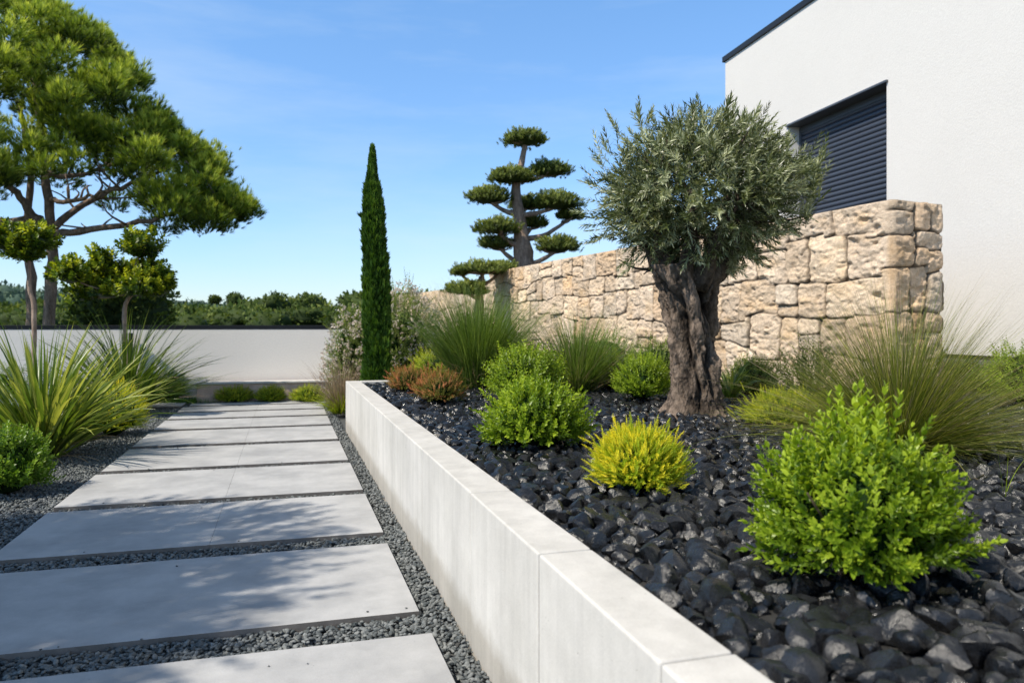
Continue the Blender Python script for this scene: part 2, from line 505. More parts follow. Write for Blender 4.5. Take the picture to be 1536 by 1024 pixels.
def dome_points(n, r, rz, zmin=-.15, shell=.5, lump=.12, freq=2.2, seed=0, spike=.0):
    """points in a lumpy dome, biased to the shell; returns local pos, outward dir, depth fraction"""
    rg = np.random.default_rng(seed)
    D = unit(rg.normal(size=(n * 3, 3))); D = D[D[:, 2] > zmin][:n]
    while len(D) < n:
        E = unit(rg.normal(size=(n, 3))); D = np.r_[D, E[E[:, 2] > zmin]][:n]
    f = (shell ** 3 + (1 - shell ** 3) * rg.uniform(0, 1, n)) ** (1 / 3)
    lum = 1 + lump * fbm(D * freq + seed, 2, seed) + spike * rg.uniform(0, 1, n) ** 6
    P = D * (f * lum)[:, None] * np.array([r, r, rz])
    return P, D, f

# ------------------------------------------------------------------ plants
def shrub(name, label, cat, base, r, h, mat, n, spr, seed, shell=.55, lump=.12, group=None, up=.6, core=True, tint=(.12, .78), spike=.25, stems=True, freq=2.2, squash=(1, 1), scale=(.8, 1.2), zc=.42, zmin=-.6, extra=None):
    root = thing(name, label, cat, base, group)
    rg = np.random.default_rng(seed)
    P, D, f = dome_points(n, 1, 1, zmin, shell, lump, freq, seed, spike)
    rz = h * (1 - zc)
    zlow = h * zc
    Pw = P * np.where(P[:, 2:3] > 0, np.array([r * squash[0], r * squash[1], rz]), np.array([r * squash[0], r * squash[1], zlow]))
    Pw[:, 2] += h * zc
    d = unit(D * np.array([1, 1, 1]) + np.array([0, 0, up]) + rg.normal(0, .22, (n, 3)))
    X, Y, Z = frames(d, rg.uniform(0, 2 * pi, n))
    base = np.array(base, float)
    sprs = spr if isinstance(spr, list) else [spr]
    parts = []
    pick = rg.integers(0, len(sprs), n)
    lightdir = unit(np.array([-.6, .2, .75]))
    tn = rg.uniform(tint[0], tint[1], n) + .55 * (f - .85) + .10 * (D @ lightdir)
    sc_ = rg.uniform(scale[0], scale[1], n)
    for k, (sv, st, stc) in enumerate(sprs):
        s = pick == k
        if not s.any(): continue
        ys = sv[:, 1].max()
        pos = base + Pw[s] - Y[s] * (ys * sc_[s] * .75)[:, None]
        pos[:, 2] = np.maximum(pos[:, 2], base[2] + .005)
        parts.append(bake(sv, st, stc, pos, X[s], Y[s], Z[s], sc_[s], tn[s]))
    if extra is not None: parts += extra
    V, T, C = join(parts)
    V[:, 2] = np.maximum(V[:, 2], base[2] - .03)
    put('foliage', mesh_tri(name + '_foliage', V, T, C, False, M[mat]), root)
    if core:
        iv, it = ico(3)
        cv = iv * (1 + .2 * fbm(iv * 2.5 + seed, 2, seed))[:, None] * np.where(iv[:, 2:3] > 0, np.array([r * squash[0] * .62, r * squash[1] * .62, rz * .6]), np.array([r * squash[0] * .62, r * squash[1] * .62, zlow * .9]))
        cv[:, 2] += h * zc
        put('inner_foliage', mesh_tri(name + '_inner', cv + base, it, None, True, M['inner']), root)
    if stems:
        tp = []
        for k in range(9):
            a = rg.uniform(0, 2 * pi); e = rg.uniform(.3, .85)
            top = base + np.array([cos(a) * r * e, sin(a) * r * e, h * rg.uniform(.45, .7)])
            mid = base + np.array([cos(a) * r * e * .4, sin(a) * r * e * .4, h * .25])
            tp.append(tube(curve([base + [0, 0, -.02], mid, top], 6), np.linspace(.008, .003, 6) * (r / .3), 5))
        V, T, C = join(tp)
        put('stem', mesh_tri(name + '_stem', V, T, C, True, M['twig']), root)
    return root

def grass(name, label, cat, base, specs, mat, group=None):
    root = thing(name, label, cat, base, group)
    for i, (part, mt, kw) in enumerate(specs):
        V, T, C = blades(base=base, **kw)
        V[:, 2] = np.maximum(V[:, 2], base[2] - .02 + .0 * V[:, 2])
        put(part, mesh_tri(name + '_' + part, V, T, C, False, M[mt]), root)
    return root

# ------------------------------------------------------------------ SETTING: ground sheets
def sheet(name, x0, y0, x1, y1, z, mat, n=1, amp=0, kind='structure'):
    xs = np.linspace(x0, x1, n + 1); ys = np.linspace(y0, y1, n + 1)
    X, Y = np.meshgrid(xs, ys)
    P = np.c_[X.ravel(), Y.ravel(), np.full(X.size, float(z))]
    if amp: P[:, 2] += amp * fbm(P * .9, 4, 3)
    i = np.arange(n)[:, None] * (n + 1) + np.arange(n)[None]
    Q = np.stack([i, i + 1, i + n + 2, i + n + 1], -1).reshape(-1, 4)
    o = put(name, mesh_tri(name, P, Q, None, True, mat)); tag(o, kind=kind); return o

# one terrain sheet to the horizon with the hills rising beyond the valley
def hill_h(x, y):
    p = np.stack([x * .006, y * .006, np.zeros_like(x)], -1)
    d = x * FWD[0] + y * FWD[1]
    r = x * RGT[0] + y * RGT[1]
    rise = np.clip((d - 130) / 320, 0, 1) ** 1.4
    left = np.clip(.62 - r / np.maximum(d, 30) * 1.15, .3, 1.35)
    low = np.where(d < 26, 0, -np.clip((d - 26) / 30, 0, 1) * 3.2)
    return -.30 + low + rise * 17 * left * (1 + .28 * fbm(p * 1.6, 3, 5))
xs = np.r_[np.linspace(-2500, -700, 10), np.linspace(-620, 900, 100), np.linspace(1000, 2500, 8)]
ys = np.r_[np.linspace(-600, -20, 8), np.linspace(-5, 800, 110), np.linspace(900, 3500, 10)]
X, Y = np.meshgrid(xs, ys)
Z = hill_h(X, Y)
P = np.c_[X.ravel(), Y.ravel(), Z.ravel()]
nx = len(xs)
i = np.arange(len(ys) - 1)[:, None] * nx + np.arange(nx - 1)[None]
Q = np.stack([i, i + 1, i + nx + 1, i + nx], -1).reshape(-1, 4)
tag(put('terrain', mesh_tri('terrain', P, Q, None, True, M['hillground'])), kind='structure')

sheet('gravel_ground', -14, -3, 3.4, 13.45, -.046, M['gravelbed'], 60, .006)
# raised planting soil (inside the planter and up to the house)
mb = MB()
SOILZ = .505
poly = [(.80, -2.5), (14, -2.5), (14, 32), (3.4, 32), (3.4, 8.90), (.80, 8.90)]
top = [(x, y, SOILZ) for x, y in poly]; bot = [(x, y, -.28) for x, y in poly]
mb.add(top + bot, [tuple(range(6))] + [(k, (k + 1) % 6, (k + 1) % 6 + 6, k + 6) for k in range(6)])
tag(mb.build('planting_soil', M['soil']), kind='structure')

# ------------------------------------------------------------------ paving slabs
SL = [(1.84, 2.89), (3.115, 4.16), (4.38, 5.44), (5.57, 6.77), (6.86, 8.08), (8.19, 9.36), (9.46, 10.42), (10.52, 11.28), (11.37, 12.10)]
names = ['nearest slab, cut off by the bottom edge of the picture', 'second slab from the front, the largest seen whole, deep in tree shade on its left',
         'third slab from the front, half in leafy tree shade', 'fourth slab from the front, shaded along its front edge', 'fifth slab from the front, fully sunlit',
         'sixth slab from the front, sunlit beside the planter', 'seventh slab from the front', 'eighth slab from the front', 'ninth and farthest full slab of the path']
X0, X1 = -1.468, .545
def slab(y0, y1, x0=X0, x1=X1, seam=True, name='paving_slab', jit=0):
    mb = MB()
    sk = -.02
    def pt(x, y, z): return (x, y + sk * (x - x1) , z)
    def blk(a, b, c, d, z0, z1):
        v = [pt(a, c, z0), pt(b, c, z0), pt(b, d, z0), pt(a, d, z0), pt(a, c, z1), pt(b, c, z1), pt(b, d, z1), pt(a, d, z1)]
        mb.add(v, [(3, 2, 1, 0), (4, 5, 6, 7), (0, 1, 5, 4), (1, 2, 6, 5), (2, 3, 7, 6), (3, 0, 4, 7)])
    xm = (x0 + x1) / 2 + .06
    if seam:
        blk(x0, xm - .0004, y0, y1, -.06, 0); blk(xm + .0004, x1, y0, y1, -.0599, -.0002)
    else: blk(x0, x1, y0, y1, -.06, 0)
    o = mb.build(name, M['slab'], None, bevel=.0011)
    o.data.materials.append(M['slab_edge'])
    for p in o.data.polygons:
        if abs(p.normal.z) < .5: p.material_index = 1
    return o
for i, (a, b) in enumerate(SL):
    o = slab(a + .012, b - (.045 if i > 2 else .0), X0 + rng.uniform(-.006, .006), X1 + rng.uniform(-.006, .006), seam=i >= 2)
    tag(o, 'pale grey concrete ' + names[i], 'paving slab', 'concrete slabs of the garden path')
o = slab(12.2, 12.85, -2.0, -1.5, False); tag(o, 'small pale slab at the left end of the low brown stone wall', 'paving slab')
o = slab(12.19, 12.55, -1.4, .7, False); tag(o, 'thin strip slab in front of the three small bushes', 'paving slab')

# ------------------------------------------------------------------ planter
root = thing('planter', 'long pale concrete planter wall in jointed blocks holding black rocks', 'planter', (.68, 4, 0))
PT = .564; PXO, PXI = .68, .842
js = [-.9, .05, 1.27, 1.98, 2.78, 3.83, 4.85, 5.86, 6.9, 7.95, 8.96]
for a, b in zip(js[:-1], js[1:]):
    mb = MB(); mb.box((PXO + rng.uniform(-.0015, .0015), a + .0036, -.2), (PXI, b - .0036, PT + rng.uniform(-.001, .001))); mb.build('block', M['planter'], root, bevel=.007, bsegs=3)
mb = MB(); mb.box((PXI + .001, 8.80, -.2), (3.4, 8.957, PT - .001)); mb.build('end_block', M['planter'], root, bevel=.006)

# ------------------------------------------------------------------ far white wall with black coping
root = thing('garden_wall', 'long white rendered wall with a black top rail across the back', 'wall', (-1.5, 13.5, 0))
mb = MB(); mb.box((-14, 13.30, -.2), (2.6, 13.5, 1.155)); mb.build('wall_panel', M['stucco_far'], root, bevel=.004)
mb = MB(); mb.box((-14.05, 13.297, 1.1555), (2.65, 13.52, 1.20)); mb.box((-14.05, 13.292, 1.2005), (2.65, 13.53, 1.225)); mb.build('coping', M['black_metal'], root, bevel=.004)
p = at(213, 12.9, 0)
mb = MB(); mb.box((p[0] - .03, 13.20, -.1), (p[0] + .03, 13.255, 1.1)); mb.build('post', M['black_metal'], root, bevel=.004)

# low stone wall in front of it
root = thing('low_stone_wall', 'low brown stone wall with pale coping at the end of the path', 'wall', (0, 12.95, 0))
mb = MB(); mb.box((-1.36, 12.90, -.1), (3.0, 13.2, .27)); mb.build('wall_body', M['pebble_stone'], root, bevel=.01)
mb = MB(); mb.box((-1.39, 12.87, .271), (3.03, 13.2, .30)); mb.build('coping', M['planter'], root, bevel=.004)

# ------------------------------------------------------------------ rough stone wall
def stone_wall(name, label, pts, thick, z0, z1, res, seed, hrow=.385, wst=(.28, .62)):
    """pts: far end -> near corner; then an end face of the wall's thickness"""
    p1 = np.array(pts[0], float); p0 = np.array(pts[1], float)
    Lw = np.linalg.norm(p0 - p1); u = (p0 - p1) / Lw
    nf = np.array([u[1], -u[0]])           # outward normal of the front
    if nf[0] > 0: nf = -nf
    e = -nf                                # direction of the end face, away from the viewer side
    S = Lw + thick
    H = z1 - z0
    sv = np.arange(0, S + res, res); sv[np.argmin(abs(sv - Lw))] = Lw; sv = np.sort(sv)
    zv = np.linspace(0, H, int(H / res))
    SS, ZZ = np.meshgrid(sv, zv)
    r = np.random.default_rng(seed)
    P2 = np.c_[SS.ravel(), ZZ.ravel()]
    wp = np.c_[P2 * 4.5, np.zeros(len(P2))]
    W2 = P2 + .016 * np.c_[fbm(wp, 3, seed), fbm(wp + 31.7, 3, seed + 9)]
    bounds = [0.0]
    while bounds[-1] < H:
        hh = hrow * r.uniform(.72, 1.25)
        if H - bounds[-1] - hh < hrow * .55: hh = H - bounds[-1]
        bounds.append(bounds[-1] + hh)
    nb_ = len(bounds) - 1
    def lev(k, x):
        if k == 0: return np.full_like(x, -.3)
        if k == nb_: return np.full_like(x, H)
        q = np.stack([x * 1.15, np.full_like(x, k * 7.3), np.zeros_like(x)], -1)
        q2 = np.stack([np.round(x * 1.9 + k * .37) * 1.7, np.full_like(x, k * 3.1), np.zeros_like(x)], -1)
        return bounds[k] + hrow * (.26 * noise(q, seed + 50) + .24 * noise(q2, seed + 51))
    I1 = np.zeros(len(P2), int); edge = np.full(len(P2), .003); seeds = []
    for k in range(nb_):
        x = W2[:, 0]; y = W2[:, 1]
        lo, hi = lev(k, x), lev(k + 1, x)
        if k == nb_ - 1: hi = hi + .05
        inrow = (y >= lo) & (y < hi)
        js_ = []; q = -r.uniform(0, .3)
        while q < Lw - .2: js_.append(q); q += r.uniform(*wst)
        js_.append(Lw); q = Lw + thick * r.uniform(.34, .52)
        if thick > .45:
            js_.append(q)
            if r.uniform() < .55: js_.append(q + thick * r.uniform(.24, .34))
        js_ += [S, S + 1]
        for a, b in zip(js_[:-1], js_[1:]):
            sa = 0 if abs(a - Lw) < 1e-6 else r.normal(0, .10); sb = 0
            split = r.uniform() < .15
            fs_ = r.uniform(.35, .65)
            m_ = np.where(inrow & (x > a - .12) & (x < b + .12))[0]
            if len(m_) == 0: continue
            xm_, ym_ = (P2[m_, 0] if abs(a - Lw) < 1e-6 or abs(b - Lw) < 1e-6 else x[m_]), y[m_]
            zc = (bounds[k] + bounds[k + 1]) / 2
            ja = a + (0 if abs(a - Lw) < 1e-6 else .10 * math.sin(a * 37)) * (ym_ - zc)
            jb = b + (0 if abs(b - Lw) < 1e-6 else .10 * math.sin(b * 37)) * (ym_ - zc)
            ins = (xm_ >= ja) & (xm_ < jb)
            m_ = m_[ins]; ja, jb, xm_, ym_ = ja[ins], jb[ins], xm_[ins], ym_[ins]
            l_, h_ = lo[m_], hi[m_]
            cid = np.full(len(m_), len(seeds)); seeds.append(((a + b) / 2, zc))
            if split:
                md = l_ + (h_ - l_) * fs_
                up_ = ym_ > md
                cid[up_] = len(seeds); seeds.append(((a + b) / 2, zc + .1))
                l_, h_ = np.where(up_, md, l_), np.where(up_, h_, md)
            dl_ = xm_ - ja + (1 if abs(a - Lw) < 1e-6 else 0); dr_ = jb - xm_ + (1 if abs(b - Lw) < 1e-6 else 0)
            dx = np.maximum(np.minimum(dl_, dr_), 1e-4); dy = np.maximum(np.minimum(ym_ - l_, h_ - ym_), 1e-4)
            rr_ = .055
            ax, ay = np.maximum(rr_ - dx, 0), np.maximum(rr_ - dy, 0)
            e_ = np.where((ax > 0) & (ay > 0), np.maximum(rr_ - np.hypot(ax, ay), 0), np.minimum(dx, dy))
            edge[m_] = e_; I1[m_] = cid
    seeds = np.array(seeds)
    edge = np.minimum(edge, np.abs(H - P2[:, 1]) + .008)
    sm = np.clip(edge / .05, 0, 1); sm = sm * sm * (3 - 2 * sm)
    prof = .90 * np.clip(edge / .012, 0, 1) ** .6 + .10 * sm
    tilt = r.normal(0, .035, (len(seeds), 2)); off = r.normal(0, .008, len(seeds))
    rel = np.clip(P2 - seeds[I1], -.35, .35)
    p3 = np.c_[P2 * 1.0, I1 * 3.7]
    rough_ = fbm(p3 * np.array([5, 7, 1]), 4, seed + 3) * .011 + fbm(p3 * np.array([22, 26, 1]), 3, seed + 5) * .0075 - np.abs(fbm(p3 * np.array([7, 13, 1]), 3, seed + 6)) * .012
    chis = np.maximum(0, fbm(p3 * np.array([9, 16, 1]), 3, seed + 8) - .25) * -.035
    fs = r.uniform(0, 1, (int(S * H * 42), 2)) * [S, H]; fn = r.normal(0, .11, (len(fs), 2)); fo = r.normal(0, .003, len(fs))
    G1 = np.full(len(P2), 9.0); GI = np.zeros(len(P2), int)
    for k, q in enumerate(fs):
        dq = (W2[:, 0] - q[0]) ** 2 + (W2[:, 1] - q[1]) ** 2 * 1.6
        mq = dq < G1; GI = np.where(mq, k, GI); G1 = np.where(mq, dq, G1)
    facet = ((P2 - fs[GI]) * fn[GI]).sum(1) + fo[GI]
    endm = np.clip(np.minimum(np.abs(P2[:, 0] - Lw), S - P2[:, 0]) / .06, .15, 1)
    hgt = prof * (.048 + .34 * facet * endm + off[I1] * endm + (rel * tilt[I1]).sum(1) * endm) + prof * (rough_ + chis) * endm
    # positions
    front = P2[:, 0] <= Lw
    base = np.where(front[:, None], p1 + u * P2[:, :1], p0 + e * (P2[:, :1] - Lw))
    cd = np.clip((P2[:, 0] - Lw) / .012, -1, 1) * .5 + .5
    nor = nf[None] * (1 - cd)[:, None] + u[None] * cd[:, None]
    XY = base + nor * hgt[:, None]
    near = np.clip(1 - np.abs(P2[:, 0] - Lw) / .03, 0, 1)
    XY -= (nf + u)[None] * (near * .004)[:, None]
    zz = z0 + P2[:, 1] + (P2[:, 1] / H) ** 8 * (r.normal(0, .003, len(seeds))[I1] + .004 * fbm(p3 * 3, 2, 4))
    V = np.c_[XY, zz]
    # colour per stone
    pal = np.array([[.69, .56, .43], [.73, .60, .47], [.65, .52, .39], [.67, .51, .36], [.65, .55, .44], [.75, .61, .46], [.58, .46, .34], [.64, .43, .25]])
    pr = np.array([.25, .23, .16, .10, .08, .13, .05, .0])
    ci = r.choice(len(pal), len(seeds), p=pr)
    onend = seeds[:, 0] > Lw + .05
    ci[onend] = r.choice([0, 3, 2, 6, 4, 7], onend.sum(), p=[.3, .3, .15, .1, .1, .05])
    colr = pal[ci] * r.uniform(.9, 1.1, (len(seeds), 1))
    C = colr[I1]
    blot = fbm(p3 * np.array([3, 3, 1]), 3, seed + 20)[:, None]
    C = C * (1 + .16 * blot) * np.array([1, 1, 1])
    C = C + np.clip(fbm(p3 * np.array([4, 6, 1]), 3, seed + 40), 0, 1)[:, None] * np.array([.05, .0, -.05])
    jt = np.clip((edge - .0035) / .009, 0, 1)[:, None]
    C = C * (.20 + .80 * jt)
    nsv, nzv = len(sv), len(zv)
    ii = np.arange(nzv - 1)[:, None] * nsv + np.arange(nsv - 1)[None]
    Q = np.stack([ii, ii + 1, ii + nsv + 1, ii + nsv], -1).reshape(-1, 4)
    root = thing(name, label, 'wall', (p0[0], p0[1], z0))
    put('stone_face', mesh_tri('stone_face', V, Q, np.clip(C, .02, 1), True, M['limestone']), root)
    # core behind the faces and the top of the wall
    mb = MB()
    o3 = np.array([*(p1 + e * .012), z0]); uu = np.array([*(u * (Lw - .012)), 0]); vv = np.array([*(e * (thick - .03)), 0])
    mb.obox(o3, uu, vv, np.array([0, 0, H - .02]))
    core = mb.build('wall_core', M['limestone'], root)
    a = core.data.attributes.new('paint', 'FLOAT_COLOR', 'POINT')
    a.data.foreach_set('color', np.tile([.42, .34, .26, 1], len(core.data.vertices)).astype(np.float32))
    return root

stone_wall('stone_wall', 'tall cream rough stone wall behind the olive tree', [(4.36, 15.95), (5.52, 5.75)], .68, .44, 2.405, .011, 5)
stone_wall('stone_wall', 'lower far stretch of stone wall beyond the tall wall, left of the cloud tree', [(3.45, 24.2), (4.46, 16.05)], .5, -.1, 2.19, .025, 9, .33, (.3, .55))

# ------------------------------------------------------------------ house
HA = radians(4.1)
HU = np.array([sin(HA), cos(HA), 0]); HNV = np.array([-cos(HA), sin(HA), 0]); ZU = np.array([0, 0, 1.0])
HP = np.array([cos(HA), -sin(HA), 0]) * 7.0
def hp(u, v, z): return HP + HU * u + HNV * v + np.array([0, 0, z])
def u_at(px):
    k = (px - 768) / FPX
    dirv = np.array([*(FWD + RGT * k), 0])
    # HP + u HU = t dirv
    A = np.array([[HU[0], -dirv[0]], [HU[1], -dirv[1]]])
    return np.linalg.solve(A, -HP[:2])[0]
ue = u_at(1088); uw0 = u_at(1330); uw1 = u_at(1182)
dep = lambda u: depth(hp(u, 0, 0))
zt = CAMH + (490 - 93) / FPX * dep(ue)
zw = CAMH + (490 - 121) / FPX * dep(uw0)
zb = CAMH - (530 - 490) / FPX * dep(u_at(1405))
root = thing('house', 'modern white stucco house with dark roof edge at the upper right', 'house', hp(uw0, 0, 0))
WZ0 = 1.75; RV = .30
mb = MB()
def ring(v, u0=-9.0, u1=ue):
    return [hp(u0, v, zb), hp(u1, v, zb), hp(u1, v, zt), hp(u0, v, zt), hp(uw0, v, WZ0), hp(uw1, v, WZ0), hp(uw1, v, zw), hp(uw0, v, zw)]
fr = ring(0)
mb.add(fr + [hp(uw0, -RV, WZ0), hp(uw1, -RV, WZ0), hp(uw1, -RV, zw), hp(uw0, -RV, zw)] +
       [hp(-9, -9, zb), hp(ue, -9, zb), hp(ue, -9, zt), hp(-9, -9, zt)],
       [(0, 1, 5, 4), (1, 2, 6, 5), (2, 3, 7, 6), (3, 0, 4, 7), (4, 5, 9, 8), (5, 6, 10, 9), (6, 7, 11, 10), (7, 4, 8, 11),
        (1, 2, 14, 13), (0, 3, 15, 12), (12, 13, 14, 15), (3, 2, 14, 15), (0, 1, 13, 12)])
mb.build('wall', M['stucco'], root)
mb = MB(); mb.obox(hp(-9.02, .035, zt + .002), HU * (ue + 9.08), -HNV * 9.1, ZU * .10)
rf = mb.build('roof', M['black_metal'], root, bevel=.005)
mb = MB(); mb.obox(hp(-8.9, -.04, .2), HU * (ue + 8.7), -HNV * 8.8, ZU * (zb - .202)); mb.build('plinth', flat('plinth_grey', (.16, .17, .16), .8, bs=.3), root)
# window
wr = thing('window', None, None, (0, 0, 0)); del wr
for o in [o for o in COL.objects if o.name.startswith('window')]: bpy.data.objects.remove(o)
mb = MB()
mb.obox(hp(uw0 - .03, .035, zw - .028), HU * (uw1 - uw0 + .06), -HNV * (RV + .03), ZU * .030)   # lintel sheet
lin = mb
mbf = MB()
th = .05
mbf.obox(hp(uw0 + .001, -.20, WZ0 + .001), HU * th, -HNV * .08, ZU * (zw - WZ0 - .04))
mbf.obox(hp(uw1 - th - .001, -.20, WZ0 + .001), HU * th, -HNV * .08, ZU * (zw - WZ0 - .04))
mbf.obox(hp(uw0 + th + .002, -.20, zw - .031 - .10), HU * (uw1 - uw0 - 2 * th - .004), -HNV * .08, ZU * .10)
wf = mbf.build('window', M['frame_metal'], root, bevel=.003)
def sub(mb, name, mat, par, **kw):
    o = mb.build(name, mat, None, **kw); o.parent = par
    off = np.array(root.location) ; loc = np.array(par.location) + off
    o.location = tuple(-loc); return o
sub(lin, 'lintel', M['frame_metal'], wf, bevel=.003)
# shutter: curved slats in one mesh
vv, ff = [], []
pitch = .074; zz = WZ0 + .005; k = 0
prof = []
while zz < zw - .14:
    for t in np.linspace(0, 1, 7)[:-1]:
        prof.append((.022 * math.sin(pi * t) ** .7 if t > 0 else -.004, zz + t * pitch))
    zz += pitch
for (dv, z) in prof:
    vv += [hp(uw0 + th, -.235 + dv, z), hp(uw1 - th, -.235 + dv, z)]
ff = [(2 * q, 2 * q + 1, 2 * q + 3, 2 * q + 2) for q in range(len(prof) - 1)]
mb = MB(); mb.add(vv, ff); sub(mb, 'shutter', M['shutter'], wf)
mb = MB(); mb.obox(hp(uw0 + .001, .02, WZ0 - .03), HU * (uw1 - uw0 - .002), -HNV * .3, ZU * .033); sub(mb, 'sill', M['frame_metal'], wf, bevel=.003)

# ------------------------------------------------------------------ rocks
def rock_template(sub, seed, flatz=.72, cuts=9, rough=.04, hard=.93):
    r = np.random.default_rng(seed)
    V, T = ico(sub); V = V.copy()
    for k in range(cuts):
        n = unit(r.normal(size=3)); d = r.uniform(.55, .85)
        h = V @ n; over = np.maximum(0, h - d)
        V -= (over * hard)[:, None] * n
    V += V * (rough * fbm(V * 2.2 + seed, 3, seed))[:, None] * 2
    V *= np.array([1.0 * r.uniform(1, 1.25), r.uniform(.7, .95), flatz * r.uniform(.8, 1.15)])
    return V, T

def gravel_mesh(P, sizes, templ, tilt=.5):
    parts = []
    pick = rng.integers(0, len(templ), len(P))
    for k, (tv, tt) in enumerate(templ):
        s = np.where(pick == k)[0]
        if len(s) == 0: continue
        n = len(s)
        up = unit(np.c_[rng.normal(0, tilt, (n, 2)), np.ones(n)])
        a = rng.uniform(0, 2 * pi, n)
        X = np.c_[np.cos(a), np.sin(a), np.zeros(n)]; X = unit(X - up * (X * up).sum(1)[:, None]); Y = np.cross(up, X)
        parts.append(bake(tv, tt, np.zeros(len(tv)), P[s], X, Y, up, sizes[s], np.zeros(n)))
    return join(parts)

# gravel of the path
def in_slab(P, m=.0):
    ins = np.zeros(len(P), bool)
    for a, b in SL + [(12.19, 12.56)]:
        y = P[:, 1] + .02 * (P[:, 0] - X1)
        ins |= (P[:, 0] > X0 - m) & (P[:, 0] < X1 + m) & (y > a + .012 - m) & (y < b - .045 + m)
    return ins
G = []
def scatter(x0, y0, x1, y1, dens):
    n = int((x1 - x0) * (y1 - y0) * dens)
    return np.c_[rng.uniform(x0, x1, n), rng.uniform(y0, y1, n), np.zeros(n)]
A1 = scatter(-1.75, 1.2, PXO, 4.6, 5200); A1 = A1[~in_slab(A1, -.004)]
A2 = scatter(-3.0, 4.6, PXO, 8.2, 3600); A2 = A2[~in_slab(A2, -.004)]
A3 = scatter(-4.6, 8.2, PXO, 13.2, 1700); A3 = A3[~in_slab(A3, -.004)]
for A_ in (A1, A2, A3): A_[:, 2] = -.036 + rng.uniform(0, .018, len(A_))
tn = [rock_template(2, 100 + k, .6, 8) for k in range(6)]
tf = [rock_template(1, 200 + k, .6, 6) for k in range(5)]
g1 = gravel_mesh(A1, rng.uniform(.007, .0145, len(A1)), tn)
g2 = gravel_mesh(A2, rng.uniform(.008, .016, len(A2)), tf)
g3 = gravel_mesh(A3, rng.uniform(.011, .019, len(A3)), tf)
V, T, C = join([g1, g2, g3])
tag(put('path_gravel', mesh_tri('path_gravel', V, T, None, True, M['gravel'])), kind='stuff', label='blue grey gravel chips between and beside the path slabs', cat='gravel')

# black rocks in the planter
def jgrid(x0, y0, x1, y1, sp, j=.36):
    xs = np.arange(x0, x1, sp); ys = np.arange(y0, y1, sp * .9)
    X, Y = np.meshgrid(xs, ys); X[1::2] += sp / 2
    P = np.c_[X.ravel(), Y.ravel()] + rng.uniform(-j, j, (X.size, 2)) * sp
    return P[(P[:, 0] > x0) & (P[:, 0] < x1) & (P[:, 1] > y0) & (P[:, 1] < y1)]
RK = jgrid(PXI + .045, .2, 7.0, 8.77, .079)
RK = RK[(RK[:, 0] < 3.4) | (RK[:, 1] < 8.77)]
wallx = 5.52 + (RK[:, 1] - 5.75) / (15.95 - 5.75) * (4.36 - 5.52)
RK = RK[(RK[:, 1] < 5.7) | (RK[:, 0] < wallx - .05)]
d = depth(RK); c = column(RK)
keep = (d > .6) & (c > 250) & (c < 1850)
RK = RK[keep]; d = depth(RK); c = column(RK)
big = .5 + .5 * noise(np.c_[RK * 1.7, np.zeros(len(RK))], 77)
size = rng.uniform(.036, .063, len(RK)) * np.where(d < 2.6, 1.0, .93)
rz = SOILZ + .006 + rng.uniform(0, .022, len(RK))
P3 = np.c_[RK, rz]
templ = [rock_template(3, 300 + k, .74, 15, .035, .99) for k in range(18)]
order = np.argsort(d)
inframe = (c[order] > 560) & (c[order] < 1536 + 25)
py = 490 + FPX * (CAMH - .54) / d[order]
inframe &= py < 1050
# rocks hidden under the big front bush are not counted
bb = on(1290, 868, .53)
hid = np.linalg.norm(RK[order] - bb[:2], axis=1) < .22
near = order[inframe & ~hid][:300]
far = np.setdiff1d(order, near)
proto_rock = [mesh_tri('black_rock', tv, tt, None, True, M['blackrock']) for tv, tt in templ]
for me_ in proto_rock: me_.set_sharp_from_angle(angle=radians(26))
for q, i in enumerate(near):
    o = bpy.data.objects.new('black_rock', proto_rock[int(rng.integers(0, len(templ)))])
    o.location = P3[i]; o.scale = [float(size[i])] * 3
    o.rotation_euler = (rng.normal(0, .3), rng.normal(0, .3), rng.uniform(0, 6.28))
    link(o); tag(o, 'fist sized angular black rock lying in the foreground of the planter', 'rock', 'black rocks in the foreground of the planter')
nearfar = far[d[far] < 3.4]; farfar = far[d[far] >= 3.4]
t2 = [rock_template(2, 300 + k, .7, 13, .05, .99) for k in range(10)]
h1 = gravel_mesh(P3[nearfar], size[nearfar], templ[:8], .3)
h2 = gravel_mesh(P3[farfar], size[farfar], t2, .35)
# under layer filling the gaps
UL = jgrid(PXI + .03, .6, 3.2, 4.6, .05); UL3 = np.c_[UL, np.full(len(UL), SOILZ - .004)]
UL3 = UL3[(column(UL3) > 400) & (column(UL3) < 1750) & (depth(UL3) > .8)]
h3 = gravel_mesh(UL3, rng.uniform(.024, .034, len(UL3)), t2, .4)
V, T, C = join([h1, h2, h3])
me_ = mesh_tri('rock_mulch', V, T, None, True, M['blackrock']); me_.set_sharp_from_angle(angle=radians(28))
tag(put('rock_mulch', me_), kind='stuff', label='black angular rock mulch covering the raised bed', cat='rock mulch')

